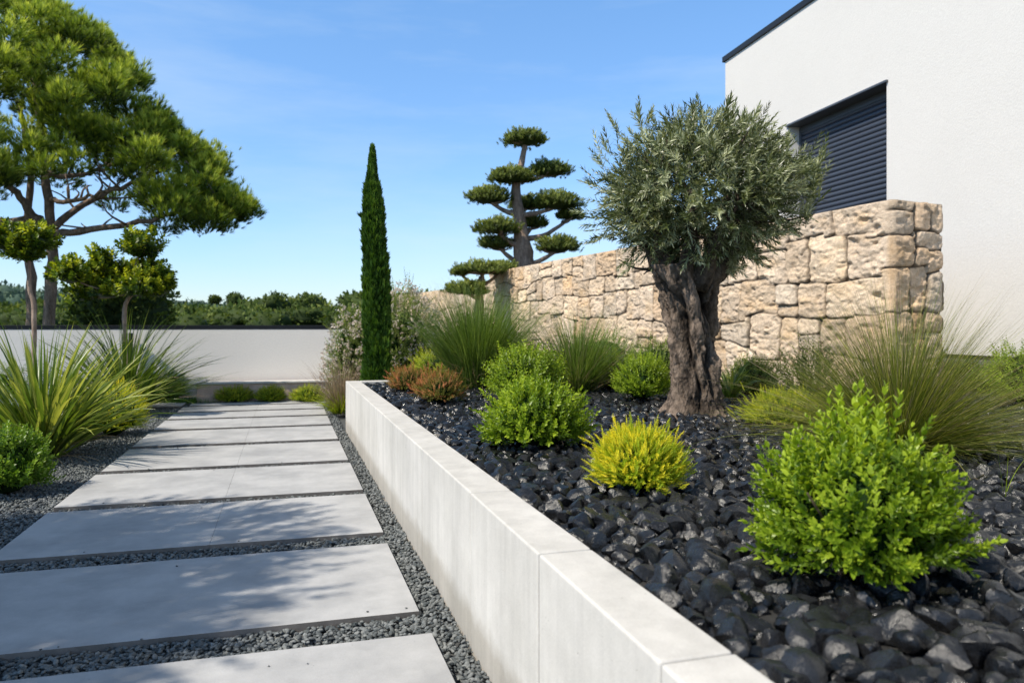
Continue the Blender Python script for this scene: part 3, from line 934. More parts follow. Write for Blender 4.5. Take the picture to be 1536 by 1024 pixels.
# dry olive leaves and stray chips lying about
nl = 130
q = np.c_[rng.normal(2.9, .75, nl), rng.normal(3.9, 1.3, nl)]
k_ = rng.integers(0, len(RK), nl)
LP = np.c_[RK[k_] * .0, np.zeros(nl)]
dd_ = np.array([np.argmin(((RK - a_) ** 2).sum(1)) for a_ in q])
LP = np.c_[RK[dd_], P3[dd_, 2] + size[dd_] * .68]
lv, lt, lc = leaf(.05, .012, full=True)
Xl, Yl, Zl = frames(np.c_[rng.normal(size=(nl, 2)), rng.normal(0, .12, nl)], np.full(nl, 0.0))
V, T, C = bake(lv, lt, lc, LP, Xl, Yl, Zl, rng.uniform(.6, 1.05, nl), rng.uniform(0, .8, nl))
tag(put('leaf_litter', mesh_tri('leaf_litter', V, T, C, False, leafmat('dry_leaf', (.06, .045, .025), (.20, .15, .08), (.38, .32, .20), .15, .6, .3))), kind='stuff', label='dry olive leaves scattered over the black rocks', cat='leaf litter')
nc = 26
sl_ = rng.integers(0, 7, nc)
cp = np.array([[rng.uniform(X0 + .03, X1 - .02), (SL[i_][0] + .03 + abs(rng.normal(0, .035))) if rng.uniform() < .55 else (SL[i_][1] - .07 - abs(rng.normal(0, .035))), .003] for i_ in sl_])
V, T, C = gravel_mesh(cp, rng.uniform(.004, .008, nc), tn, .3)
tag(put('stray_gravel', mesh_tri('stray_gravel', V, T, None, True, M['gravel'])), kind='stuff', label='a few stray gravel chips on the edges of the slabs', cat='gravel')

# ------------------------------------------------------------------ bushes of the planter
BZ = SOILZ + .02
sp_box = [sprig(7, .110, .032, .0145, 55, 20, True, seed=s) for s in (1, 2, 3, 4)]
sp_mid = [sprig(7, .085, .019, .0085, 55, 22, False, seed=s) for s in (1, 2, 3)]
sp_small = [sprig(7, .06, .013, .0065, 55, 25, False, seed=s) for s in (1, 2, 3)]
sp_thread = [sprig(8, .05, .013, .0042, 52, 22, False, whorl=3, seed=s) for s in (1, 2, 3)]
sp_loose = [sprig(6, .12, .028, .012, 60, 25, False, seed=s) for s in (1, 2, 3)]

b = on(1290, 868, BZ)
tips = []
for k in range(26):   # young shoots that stand above the dome
    a = rng.uniform(0, 2 * pi); q = rng.uniform(0, .85)
    d0 = unit(np.array([[cos(a) * q * .55, sin(a) * q * .55, 1]]))
    X_, Y_, Z_ = frames(d0)
    sv, st, stc = sp_box[k % 4]
    h0 = .40 * sqrt(max(0.05, 1 - q * q)) + .03
    pos = b + np.array([[cos(a) * q * .26, sin(a) * q * .26, h0 * rng.uniform(.72, .92)]])
    tips.append(bake(sv, st, stc, pos, X_, Y_, Z_, np.array([rng.uniform(1.0, 1.35)]), np.array([.75])))
shrub('bush', 'big bright green leafy bush in the right foreground of the planter', 'bush', b, .27, .41, 'box_leaf', 900, sp_box, 11, .45, .14, spike=.18, scale=(.8, 1.15), extra=tips)
b = on(800, 672, BZ)
tips = []
for k in range(16):
    a = rng.uniform(0, 2 * pi); q = rng.uniform(0, .8)
    d0 = unit(np.array([[cos(a) * q * .5, sin(a) * q * .5, 1]])); X_, Y_, Z_ = frames(d0)
    sv, st, stc = sp_loose[k % 3]
    pos = b + np.array([[cos(a) * q * .26, sin(a) * q * .26, .23 + .06 * rng.uniform()]])
    tips.append(bake(sv, st, stc, pos, X_, Y_, Z_, np.array([rng.uniform(.9, 1.3)]), np.array([.75])))
shrub('bush', 'bright green leafy bush left of the yellow bush, near the planter edge', 'bush', b, .30, .37, 'box_leaf', 1000, sp_box, 12, .45, .2, spike=.28, scale=(.75, 1.15), extra=tips)
b = on(958, 738, BZ)
shrub('yellow_bush', 'small golden yellow bush beside the planter edge', 'bush', b, .185, .28, 'yellow_leaf', 2300, sp_thread, 13, .5, .12, spike=.35, tint=(.3, .9), scale=(.8, 1.25))
b = at(962, 6.7, BZ)
shrub('bush', 'round green bush just left of the olive trunk', 'bush', b, .26, .43, 'box_leaf', 1100, sp_mid, 14, .55, .1, spike=.15, scale=(1, 1.5))
b = at(790, 6.4, BZ)
shrub('bush', 'upright green bush behind the bright bush on the left', 'bush', b, .34, .54, 'box_leaf', 1100, sp_loose, 15, .5, .16, spike=.25, scale=(1, 1.5))
b = on(612, 588, BZ)
shrub('red_bush', 'small reddish orange bush at the far end of the planter', 'bush', b, .21, .28, 'red_leaf', 1000, sp_small, 16, .45, .16, spike=.4, scale=(.9, 1.5), group=None)
b = on(660, 606, BZ)
shrub('red_bush', 'larger red and green bush nearer than the other reddish bush', 'bush', b, .23, .31, 'red_leaf', 1100, sp_small, 17, .45, .16, spike=.4, scale=(.9, 1.4))
b = on(1185, 640, BZ)
shrub('low_bush', 'low spreading lime yellow bush right of the olive trunk', 'bush', b, .30, .25, 'lime_leaf', 1700, sp_thread, 18, .4, .3, spike=.5, scale=(1, 1.7), tint=(.3, .9))
b = at(1215, 6.1, BZ)
shrub('bush', 'loose olive green shrub against the stone wall near its corner', 'bush', b, .30, .56, 'flower_leaf', 420, sp_loose, 19, .35, .3, core=False, spike=.3)
b = at(1555, 6.2, BZ)
shrub('bush', 'bright green shrub under the house wall at the right edge', 'bush', b, .42, .55, 'box_leaf', 1000, sp_loose, 20, .5, .2, spike=.3)
b = at(1450, 8.0, BZ)
shrub('hedge_plant', 'dark green low hedge under the white house wall', 'hedge', b, .5, .34, 'round_leaf', 900, sp_loose, 21, .5, .2, squash=(1.2, .9))
for (px, dd, r_, h_, lab, sd, mt) in [(925, 8.0, .42, .46, 'green shrub left of the trunk against the stone wall', 22, 'box_leaf'), (985, 8.4, .32, .55, 'leafy shrub behind the trunk at the foot of the wall', 23, 'flower_leaf'),
    (905, 9.2, .5, .62, 'taller mid green shrub behind the spiky grass', 24, 'round_leaf'), (765, 9.3, .45, .60, 'green shrub right of the tall rounded grass clump, at the wall', 25, 'flower_leaf'),
    (660, 9.6, .42, .42, 'leafy green shrub behind the reddish bushes', 26, 'lime_leaf'), (1128, 7.3, .26, .40, 'small leafy shrub right of the trunk at the wall foot', 27, 'flower_leaf')]:
    shrub('bush', lab, 'bush', at(px, dd, BZ), r_, h_, mt, 700, sp_loose, sd, .45, .2, spike=.3)

# ------------------------------------------------------------------ grasses of the planter
b = at(1350, 4.05, BZ)
grass('fountain_grass', 'huge spreading fountain grass at the right in front of the house', 'ornamental grass', b, [
    ('blades', 'grass_leaf', dict(n=5200, base_r=.17, Lr=(.42, 1.02), tilt=(.0, 1.35), droop=(.1, .8), width=(.0022, .0042), segs=7, tint=(.15, .8), seed=31)),
    ('stalks', 'dry_grass_leaf', dict(n=620, base_r=.14, Lr=(.5, 1.18), tilt=(.05, 1.3), droop=(.1, .6), width=(.0015, .0028), segs=6, tint=(.2, .9), seed=32))], 'grass_leaf')
b = at(716, 8.1, BZ)
grass('fountain_grass', 'tall rounded dark green grass clump left of the planter centre', 'ornamental grass', b, [
    ('blades', 'green_grass_leaf', dict(n=3800, base_r=.22, Lr=(.65, 1.30), tilt=(.0, .62), droop=(.1, .85), width=(.004, .008), segs=6, tint=(.15, .85), seed=33)),
    ('stalks', 'dry_grass_leaf', dict(n=160, base_r=.14, Lr=(.6, 1.0), tilt=(.5, 1.3), droop=(.4, 1.3), width=(.003, .005), segs=6, tint=(.2, .8), seed=34))], 'grass_leaf')
b = at(866, 7.6, BZ)
grass('fountain_grass', 'spiky green grass with pale thin tips between the bushes', 'ornamental grass', b, [
    ('blades', 'green_grass_leaf', dict(n=1700, base_r=.15, Lr=(.5, 1.0), tilt=(.0, .9), droop=(.1, .7), width=(.004, .008), segs=6, tint=(.2, .9), seed=35)),
    ('stalks', 'dry_grass_leaf', dict(n=330, base_r=.13, Lr=(.6, 1.1), tilt=(.1, 1.2), droop=(.1, .6), width=(.0025, .004), segs=6, tint=(.3, 1), seed=36))], 'grass_leaf')
b = at(1095, 6.9, BZ)
grass('strap_plant', 'strap leaved plant at the foot of the stone wall right of the trunk', 'plant', b, [
    ('blades', 'strap_leaf', dict(n=46, base_r=.05, Lr=(.3, .55), tilt=(.1, 1.0), droop=(.4, 1.3), width=(.018, .03), segs=6, tint=(.2, .7), fold=.15, seed=37, wprof='strap'))], 'strap_leaf')
b = on(1508, 745, BZ)
grass('grass_stalk', 'few thin bent grass stalks rising from the rocks at the right edge', 'grass', b, [
    ('blades', 'lime_leaf', dict(n=5, base_r=.02, Lr=(.14, .26), tilt=(.1, .5), droop=(-.5, .8), width=(.003, .005), segs=6, tint=(.3, .6), seed=38))], 'lime_leaf')
# beyond the planter end
b = at(512, 10.3, 0)
grass('dry_grass', 'pinkish dry grass behind the planter corner', 'ornamental grass', b, [
    ('blades', 'dry_grass_leaf', dict(n=500, base_r=.12, Lr=(.5, .95), tilt=(.0, .6), droop=(.1, .8), width=(.004, .008), segs=5, tint=(.1, .9), seed=39)),
    ('lower_blades', 'lime_leaf', dict(n=500, base_r=.12, Lr=(.25, .55), tilt=(.2, 1.0), droop=(.4, 1.4), width=(.006, .011), segs=5, tint=(.2, .8), seed=40))], 'dry')

# ------------------------------------------------------------------ flowering shrub
def flowering(px, d, z, r, h, seed, label, nl=1500, nf=700):
    b = at(px, d, z)
    rg = np.random.default_rng(seed)
    root = shrub('flowering_shrub', label, 'shrub', b, r, h, 'flower_leaf', nl, sp_loose, seed, .5, .22, spike=.25, scale=(1, 1.6), zc=.45)
    P, D, f = dome_points(nf, r * 1.04, h * .55, -.5, .92, .22, 2.2, seed)
    P[:, 2] += h * .45
    lv, lt, lc = leaf(.03, .022, full=False)
    parts = []
    for k in range(5):
        dd = unit(D + rg.normal(0, .5, D.shape) + [0, 0, .3])
        X_, Y_, Z_ = frames(dd, rg.uniform(0, 6.28, nf))
        parts.append(bake(lv, lt, lc, b + P + rg.normal(0, .012, P.shape), X_, Y_, Z_, rg.uniform(.7, 1.4, nf), rg.uniform(.1, .9, nf)))
    V, T, C = join(parts)
    put('flowers', mesh_tri('flowers', V, T, C, False, M['petal']), root)
    return root
flowering(602, 10.9, 0, .62, 1.80, 51, 'white flowering shrub right of the cypress, before the far stone wall', 2600, 900)
flowering(528, 10.9, 0, .38, 1.45, 52, 'small white flowering shrub left of the cypress', 1300, 450)

# ------------------------------------------------------------------ cypress
def cypress(px, d, ztop, rad, label, seed=61, n=15000):
    b = at(px, d, 0)
    root = thing('cypress', label, 'tree', b)
    rg = np.random.default_rng(seed)
    H = ztop
    t = rg.uniform(0, 1, n) ** .95
    def R(t): return rad * np.interp(t, [0, .06, .2, .5, .75, .88, .96, 1], [.8, .95, 1, .97, .76, .40, .12, .0])
    a = rg.uniform(0, 2 * pi, n)
    lump = 1 + .24 * fbm(np.c_[np.cos(a) * 1.6, np.sin(a) * 1.6, t * 9], 3, seed) + .25 * rg.uniform(0, 1, n) ** 12
    rr = R(t) * lump * rg.uniform(.6, 1.0, n)
    z = .05 + t * (H - .12)
    P = b + np.c_[rr * np.cos(a), rr * np.sin(a), z]
    P[:, 0] += .03 * np.sin(t * 5)
    spr_ = np.where(t > .86, .10, .30)
    D = unit(np.c_[np.cos(a) * spr_, np.sin(a) * spr_, np.ones(n)] + rg.normal(0, 1, (n, 3)) * np.where(t > .86, .05, .15)[:, None])
    # a scale spray: three narrow blades fanning out
    sv = []; st = []; sc_ = []
    for k, (an, ln) in enumerate([(-.35, .75), (0, 1), (.35, .8), (-.15, .9), (.2, .85)]):
        dx, dy = sin(an) * ln, cos(an) * ln
        i0 = len(sv); sv += [[-.10, .0, k * .03], [.10, .0, -k * .03], [dx * .6 - .13, dy * .6, .06 * (k - 2)], [dx * .6 + .13, dy * .6, -.03], [dx, dy, .05 * (k - 2)]]
        st += [[i0, i0 + 1, i0 + 3], [i0, i0 + 3, i0 + 2], [i0 + 2, i0 + 3, i0 + 4]]; sc_ += [-.1, -.1, 0, 0, .15]
    X_, Y_, Z_ = frames(D, rg.uniform(0, 6.28, n))
    tint = rg.uniform(.15, .7, n) + .3 * (lump - 1) * 3
    V, T, C = bake(np.array(sv), np.array(st), np.array(sc_), P, X_, Y_, Z_, rg.uniform(.09, .16, n), tint, np.full(n, .62))
    put('foliage', mesh_tri('cypress_foliage', V, T, C, False, M['cypress_leaf']), root)
    zs = np.linspace(0, 1, 30)
    c = tube(np.c_[b[0] + .03 * np.sin(zs * 5), np.full(30, b[1]), zs * (H - .15)], R(zs) * .62 + .002, 14, .15, seed)
    put('inner_foliage', mesh_tri('cypress_inner', c[0], c[1], c[2] + .02, True, M['cypress_leaf']), root)
    c = tube(np.c_[np.full(6, b[0]), np.full(6, b[1]), np.linspace(-.1, H * .8, 6)], np.linspace(.06, .015, 6), 8)
    put('trunk', mesh_tri('cypress_trunk', c[0], c[1], c[2], True, M['twig']), root)
    return root
cypress(562, 9.9, CAMH + (490 - 222) / FPX * 9.9, .140, 'tall slim dark cypress behind the far planter corner')

# ------------------------------------------------------------------ olive tree
OD = 5.76
def olive():
    b = at(1047, OD, BZ - .03)
    root = thing('olive_tree', 'old gnarled olive tree with thick twisted trunk and cropped round crown', 'tree', b)
    # trunk: silhouette from base to the fork
    m, ns = 110, 150
    h = np.linspace(0, 1, m)
    Ht = 1.17
    cx = np.interp(h, [0, .15, .35, .6, .8, 1], [0, .0, -.03, -.045, -.07, -.10])
    Rr = np.interp(h, [0, .05, .12, .25, .45, .62, .8, .92, 1], [.245, .205, .180, .160, .155, .165, .185, .215, .24])
    th = np.linspace(0, 2 * pi, ns, endpoint=False)
    TH, HH = np.meshgrid(th, h)
    tw = TH + HH * 1.3
    q = np.stack([np.cos(tw) * 1.25, np.sin(tw) * 1.25, HH * 1.7], -1)
    lob = fbm(q, 3, 71)
    q2 = np.stack([np.cos(tw + .25 * noise(q * 2, 3)) * 3.4, np.sin(tw + .25 * noise(q * 2, 3)) * 3.4, HH * 2.2], -1)
    rid = 1 - np.abs(fbm(q2, 3, 72))
    q3 = np.stack([np.cos(TH) * 6, np.sin(TH) * 6, HH * 14], -1)
    fine = fbm(q3, 4, 73)
    roots = (np.cos(TH * 5 + 1.0 + .8 * np.sin(TH * 2)) * .5 + .5) * np.exp(-HH / .07) * .30
    knot = np.maximum(0, noise(np.stack([np.cos(tw) * 2.2, np.sin(tw) * 2.2, HH * 6.5], -1), 74) - .25) * .30
    f = 1 + .32 * lob + .40 * (rid - .7) + .14 * fine + roots + knot
    # deep hollows towards the viewer
    va = atan2(-FWD[1], -FWD[0])
    def gap(a0, h0, sa, sh, dp):
        dth = (TH - a0 + pi) % (2 * pi) - pi
        return dp * np.exp(-(dth / sa) ** 2 - ((HH - h0) / sh) ** 2)
    # angles seen from the camera: va - left .. va + right (th increases anticlockwise)
    f -= gap(va + .35, .80, .20, .16, .75) + gap(va + .45, .42, .18, .12, .65) + gap(va - .45, .66, .13, .22, .42) + gap(va - .15, .22, .10, .2, .30)
    f += gap(va + .0, .55, .22, .35, .13) + gap(va + .95, .40, .25, .14, .18) + gap(va - .2, .30, .2, .1, .12)
    f = np.maximum(f, .35)
    RR = Rr[:, None] * f
    cxv = RGT[0] * cx, RGT[1] * cx
    V = np.stack([b[0] + cxv[0][:, None] + RR * np.cos(TH), b[1] + cxv[1][:, None] + RR * np.sin(TH), b[2] + HH * Ht], -1).reshape(-1, 3)
    i = np.arange(m - 1)[:, None] * ns; j = np.arange(ns)[None]; jn = (j + 1) % ns
    Q = np.stack([i + j, i + jn, i + ns + jn, i + ns + j], -1).reshape(-1, 4)
    T = np.r_[Q[:, [0, 1, 2]], Q[:, [0, 2, 3]]]
    V = np.r_[V, [[b[0] + cxv[0][-1], b[1] + cxv[1][-1], b[2] + Ht + .03]]]
    e = len(V) - 1
    T = np.r_[T, [[(m - 1) * ns + k, (m - 1) * ns + (k + 1) % ns, e] for k in range(ns)]]
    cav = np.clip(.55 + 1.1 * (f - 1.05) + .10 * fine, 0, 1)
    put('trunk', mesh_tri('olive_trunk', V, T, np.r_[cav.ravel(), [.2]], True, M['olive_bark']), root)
    # limbs
    rg = np.random.default_rng(75)
    top = b + np.array([RGT[0] * -.09, RGT[1] * -.09, Ht - .16])
    cc = at(1050, OD, CAMH + (490 - 293) / FPX * OD)       # crown centre
    RX, RZ = .76, .59
    limbs = []; tipsl = []
    for k in range(9):
        a = k / 9 * 2 * pi + rg.uniform(-.2, .2); el = rg.uniform(.15, 1.15)
        dv = np.array([cos(a) * cos(el), sin(a) * cos(el), sin(el)])
        start = top + np.array([cos(a), sin(a), 0]) * .12
        end = cc + dv * np.array([RX, RX, RZ]) * .72 + np.array([0, 0, -.12])
        mid = start * .5 + end * .5 + np.array([cos(a) * .06, sin(a) * .06, -.08]) + rg.normal(0, .04, 3)
        c_ = curve([start, mid, end], 12, .008, k)
        limbs.append(tube(c_, np.linspace(.085, .014, 12), 10, .25, k))
        for q in range(7):
            t = rg.integers(5, 11)
            s0 = c_[t]
            d2 = unit(dv + rg.normal(0, .6, 3) + [0, 0, .25])
            e2 = s0 + d2 * rg.uniform(.22, .42)
            c2 = curve([s0, (s0 + e2) / 2 + rg.normal(0, .03, 3), e2], 7)
            limbs.append(tube(c2, np.linspace(.014, .004, 7), 6, .1, q)); tipsl.append(e2)
    V, T, C = join(limbs)
    put('limb', mesh_tri('olive_limbs', V, T, np.full(len(V), .45), True, M['olive_bark']), root)
    # twigs with narrow leaves
    def twig(seed, n=12, ln=.16):
        r = np.random.default_rng(seed)
        return sprig(n // 2 + 3, ln, .062, .0125, 52, 20, True, 'lance', 2, seed, .3, .28)
    tws = [twig(s, 12, l) for s, l in ((1, .17), (2, .14), (3, .19), (4, .12))]
    n = 3000
    P, D, f = dome_points(n, RX, RZ, -.97, .52, .18, 2.9, 77, .10)
    # flatter, denser top, narrower underside
    low = P[:, 2] < 0
    P[low, 2] *= .95
    keep = ~(P[:, 2] > RZ * 1.12) & ~((P[:, 2] < -.55 * RZ) & (np.hypot(P[:, 0], P[:, 1]) > .8 * RX))
    # holes where the sky shows
    hole = fbm(P * 4.4 + 5, 2, 78) > .34
    keep &= ~(hole & (rg.uniform(0, 1, n) < .8))
    P, D, f = P[keep], D[keep], f[keep]
    n = len(P)
    d_ = unit(D * [1, 1, 1.0] + [0, 0, .18] + rg.normal(0, .42, (n, 3)))
    # extra long shoots at the top and on the right side
    xs, ds, ss = [], [], []
    for (px, py, dx, dz, s) in [(955, 180, -.15, 1, 1.2), (975, 185, .1, 1, 1), (1040, 172, 0, 1, 1.1), (1095, 165, .1, 1, 1.4), (1110, 185, .25, 1, 1.3), (1085, 190, -.1, 1, 1.2),
                             (1130, 190, .5, 1, 1.2), (1140, 205, .3, 1, 1.2), (900, 240, -.5, .8, 1), (885, 270, -.8, .5, 1), (905, 205, -.3, .8, 1.1), (925, 190, -.3, 1, 1.0),
                             (1215, 300, .15, 1, 1.3), (1222, 270, .2, 1, 1.4), (1212, 245, .1, 1, 1.3), (1228, 255, .45, .9, 1.2), (1232, 225, .1, 1, 1.2), (1205, 320, .1, 1, 1.3),
                             (1222, 290, .5, .6, 1.2), (1165, 345, .9, .05, 1.3), (1130, 375, .8, -.3, 1.2), (1100, 390, .5, -.6, 1.2), (1180, 220, .3, 1, 1.2), (1195, 260, .3, 1, 1.2), (1200, 285, .4, .8, 1.2), (1190, 300, .5, .8, 1.2),
                             (1175, 250, .4, .9, 1.2), (1165, 230, .3, 1, 1.2), (880, 330, -.9, .1, 1), (895, 360, -.7, -.2, 1), (940, 395, -.6, -.5, 1.1), (1010, 395, .2, -1, 1.2), (1045, 405, .1, -1, 1.0)]:
        for rep in range(4):
            p_ = at(px + rg.normal(0, 5), OD + rg.normal(0, .12), CAMH + (490 - py - rg.normal(0, 6)) / FPX * OD)
            xs.append(p_); ds.append([RGT[0] * dx, RGT[1] * dx, dz]); ss.append(s)
    Pw = np.r_[cc + P, np.array(xs)]
    d_ = np.r_[d_, unit(np.array(ds) + rg.normal(0, .18, (len(ds), 3)))]
    n2 = len(Pw)
    sc_ = np.r_[rg.uniform(.75, 1.2, n), np.array(ss)]
    ff = np.r_[f, np.ones(len(xs))]
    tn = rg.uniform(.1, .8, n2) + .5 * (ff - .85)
    tn[rg.uniform(0, 1, n2) < .12] += .25
    X_, Y_, Z_ = frames(d_, rg.uniform(0, 6.28, n2))
    pick = rg.integers(0, 4, n2); parts = []
    for k in range(4):
        s = pick == k
        sv, st, stc = tws[k]
        parts.append(bake(sv, st, stc, Pw[s] - Y_[s] * (.09 * sc_[s])[:, None], X_[s], Y_[s], Z_[s], sc_[s], tn[s]))
    V, T, C = join(parts)
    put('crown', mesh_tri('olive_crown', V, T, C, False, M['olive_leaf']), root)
olive()

# ------------------------------------------------------------------ cloud-pruned tree
sp_pad = [sprig(5, .09, .045, .022, 60, 30, False, whorl=3, seed=s) for s in (1, 2, 3)]
def pad(c, rx, rz, n, seed, rg, spr=sp_pad, sc=(1, 1.6), under=-.35, tint=(.15, .75), lump=.22):
    P, D, f = dome_points(n, 1, 1, under, .5, lump, 2.4, seed, .3)
    Pw = P * np.where(P[:, 2:3] > 0, np.array([rx, rx, rz]), np.array([rx, rx, rz * .7]))
    d = unit(D * [1, 1, .5] + [0, 0, .7] + rg.normal(0, .25, P.shape))
    X, Y, Z = frames(d, rg.uniform(0, 6.28, n))
    pick = rg.integers(0, len(spr), n); s_ = rg.uniform(sc[0], sc[1], n)
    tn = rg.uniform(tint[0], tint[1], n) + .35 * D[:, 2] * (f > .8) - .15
    out = []
    for k, (sv, st, stc) in enumerate(spr):
        q = pick == k
        out.append(bake(sv, st, stc, c + Pw[q] - Y[q] * (sv[:, 1].max() * .7 * s_[q])[:, None], X[q], Y[q], Z[q], s_[q], tn[q]))
    iv, it = ico(2)
    cv = iv * (1 + .25 * fbm(iv * 2 + seed, 2, seed))[:, None] * np.array([rx * .66, rx * .66, rz * .5]) + c
    out.append((cv, it, np.full(len(cv), .05)))
    return join(out)

def cloud_tree(name, label, base, pads, trunk_pts, trunk_r, limb_r, mat_leaf, mat_bark, n_per, spr, sc=(1, 1.6), tint=(.15, .75), limb_from=None, seed=81):
    root = thing(name, label, 'tree', base)
    rg = np.random.default_rng(seed)
    tr = curve(trunk_pts, 26)
    rad = np.interp(np.linspace(0, 1, 26), np.linspace(0, 1, len(trunk_r)), trunk_r)
    lump = .55 if mat_leaf == 'topiary_leaf' else .24
    parts = [tube(tr, rad, 14, .18, seed)]
    for k, (c, rx, rz, hf) in enumerate(pads):
        c = np.array(c)
        s = tr[int(hf * 25)]
        if np.linalg.norm(c - s) > .15:
            mid = (s + c) / 2 + np.array([0, 0, -.12 * np.linalg.norm(c[:2] - s[:2])]) + rg.normal(0, .03, 3)
            e = c - [0, 0, rz * .3]
            parts.append(tube(curve([s, mid, e], 10), np.linspace(limb_r, limb_r * .45, 10), 9, .2, k))
            for q in range(4):
                a = rg.uniform(0, 6.28)
                e2 = c + np.array([cos(a) * rx * .6, sin(a) * rx * .6, -rz * .1])
                parts.append(tube(curve([mid * .3 + e * .7, (mid + e2) / 2 * .4 + e2 * .6 - [0, 0, .03], e2], 5), np.linspace(limb_r * .4, limb_r * .12, 5), 5))
    V, T, C = join(parts)
    put('trunk', mesh_tri(name + '_trunk', V, T, None, True, M[mat_bark]), root)
    for k, (c, rx, rz, hf) in enumerate(pads):
        V, T, C = pad(np.array(c), rx, rz, int(n_per * (rx / .6) ** 1.6) + 60, seed + k * 3, rg, spr, sc, tint=tint, lump=lump)
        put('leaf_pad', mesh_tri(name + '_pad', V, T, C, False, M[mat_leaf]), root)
    return root

KD = 19.5
def kp(zx, zy, dd=0): return at(640 + zx / 2.021, KD + dd, CAMH + (490 - (100 + zy / 2.021)) / FPX * (KD + dd))
kpx = KD / FPX / 2.021
pads = [(kp(299, 222), 70 * kpx, 32.4 * kpx, .97), (kp(372, 316, .3), 68 * kpx, 32.4 * kpx, .72), (kp(254, 336, -.3), 68 * kpx, 32.4 * kpx, .78), (kp(188, 396, -.1), 68 * kpx, 34.6 * kpx, .50),
        (kp(305, 420, .8), 62 * kpx, 32.4 * kpx, .55), (kp(400, 412, -.2), 72 * kpx, 38.9 * kpx, .50), (kp(436, 452, .2), 46 * kpx, 23.8 * kpx, .38), (kp(214, 490, -.4), 66 * kpx, 34.6 * kpx, .35),
        (kp(322, 476, .6), 46 * kpx, 28.1 * kpx, .38), (kp(216, 538, .1), 56 * kpx, 28.1 * kpx, .22), (kp(398, 545, -.2), 66 * kpx, 36.7 * kpx, .2)]
kb = at(640 + 300 / 2.021, KD, 0)
cloud_tree('cloud_pruned_tree', 'tall cloud pruned tree with flat leaf pads rising behind the stone wall', kb, pads,
           [kb, kp(300, 640), kp(290, 540), kp(278, 440), kp(270, 370), kp(288, 290), kp(300, 232)], [.38, .31, .24, .165, .125, .105, .08, .06], .085, 'cloud_leaf', 'pale_bark', 620, sp_pad)
# low cloud pad shrub by the wall end
kb2 = at(722, 15.6, 0)
def kq(px, py, dd): return at(px, dd, CAMH + (490 - py) / FPX * dd)
cloud_tree('cloud_pruned_shrub', 'low cloud pruned shrub at the left end of the tall stone wall', kb2,
           [(kq(722, 404, 15.5), .55, .17, .9), (kq(700, 435, 15.2), .42, .2, .7), (kq(752, 402, 15.9), .34, .15, .9), (kq(690, 408, 15.5), .2, .1, .9)],
           [kb2, kq(718, 470, 15.6), kq(722, 415, 15.6)], [.12, .1, .06], .05, 'cloud_leaf', 'pale_bark', 620, sp_pad, seed=85)

# ------------------------------------------------------------------ left side plants
sp_top = [sprig(4, .10, .062, .034, 62, 30, False, whorl=3, seed=s) for s in (1, 2, 3)]
def zq(zx, zy, dd): return kq(zx / 2.925, 330 + zy / 2.925, dd)
u_ = 11.0 / FPX / 2.925
tb = at(200, 11, 0)
cloud_tree('topiary_tree', 'small multi ball topiary tree at the left before the white wall', tb,
           [(zq(615, 125, 11), 84 * u_, 74 * u_, .95), (zq(640, 215, 11.2), 55 * u_, 48 * u_, .85), (zq(312, 235, 10.8), 76 * u_, 84 * u_, .45), (zq(455, 205, 11), 60 * u_, 84 * u_, .6),
            (zq(480, 300, 11.1), 95 * u_, 90 * u_, .5), (zq(620, 300, 10.9), 95 * u_, 80 * u_, .6), (zq(705, 290, 11), 58 * u_, 80 * u_, .6), (zq(390, 310, 11.3), 80 * u_, 90 * u_, .5), (zq(560, 260, 11.2), 70 * u_, 70 * u_, .6)],
           [tb, zq(545, 420, 11), zq(585, 310, 11), zq(590, 230, 11), zq(610, 150, 11)], [.035, .03, .026, .02, .014], .016, 'topiary_leaf', 'pale_bark', 400, sp_top, (1.0, 1.7), (.1, .95), seed=91)
tb = at(48, 9.2, 0)
u_ = 9.2 / FPX / 2.925
cloud_tree('topiary_tree', 'single ball topiary on a thin stem at the far left', tb,
           [(zq(52, 100, 9.2), 78 * u_, 78 * u_, .95), (zq(182, 92, 9.2), 74 * u_, 80 * u_, .95), (zq(120, 145, 9.2), 70 * u_, 66 * u_, .95), (zq(-10, 90, 9.2), 60 * u_, 50 * u_, .95)],
           [tb, zq(150, 420, 9.2), zq(130, 300, 9.2), zq(128, 150, 9.2)], [.032, .028, .024, .016], .014, 'topiary_leaf', 'pale_bark', 380, sp_top, (.9, 1.6), (.1, .95), seed=93)
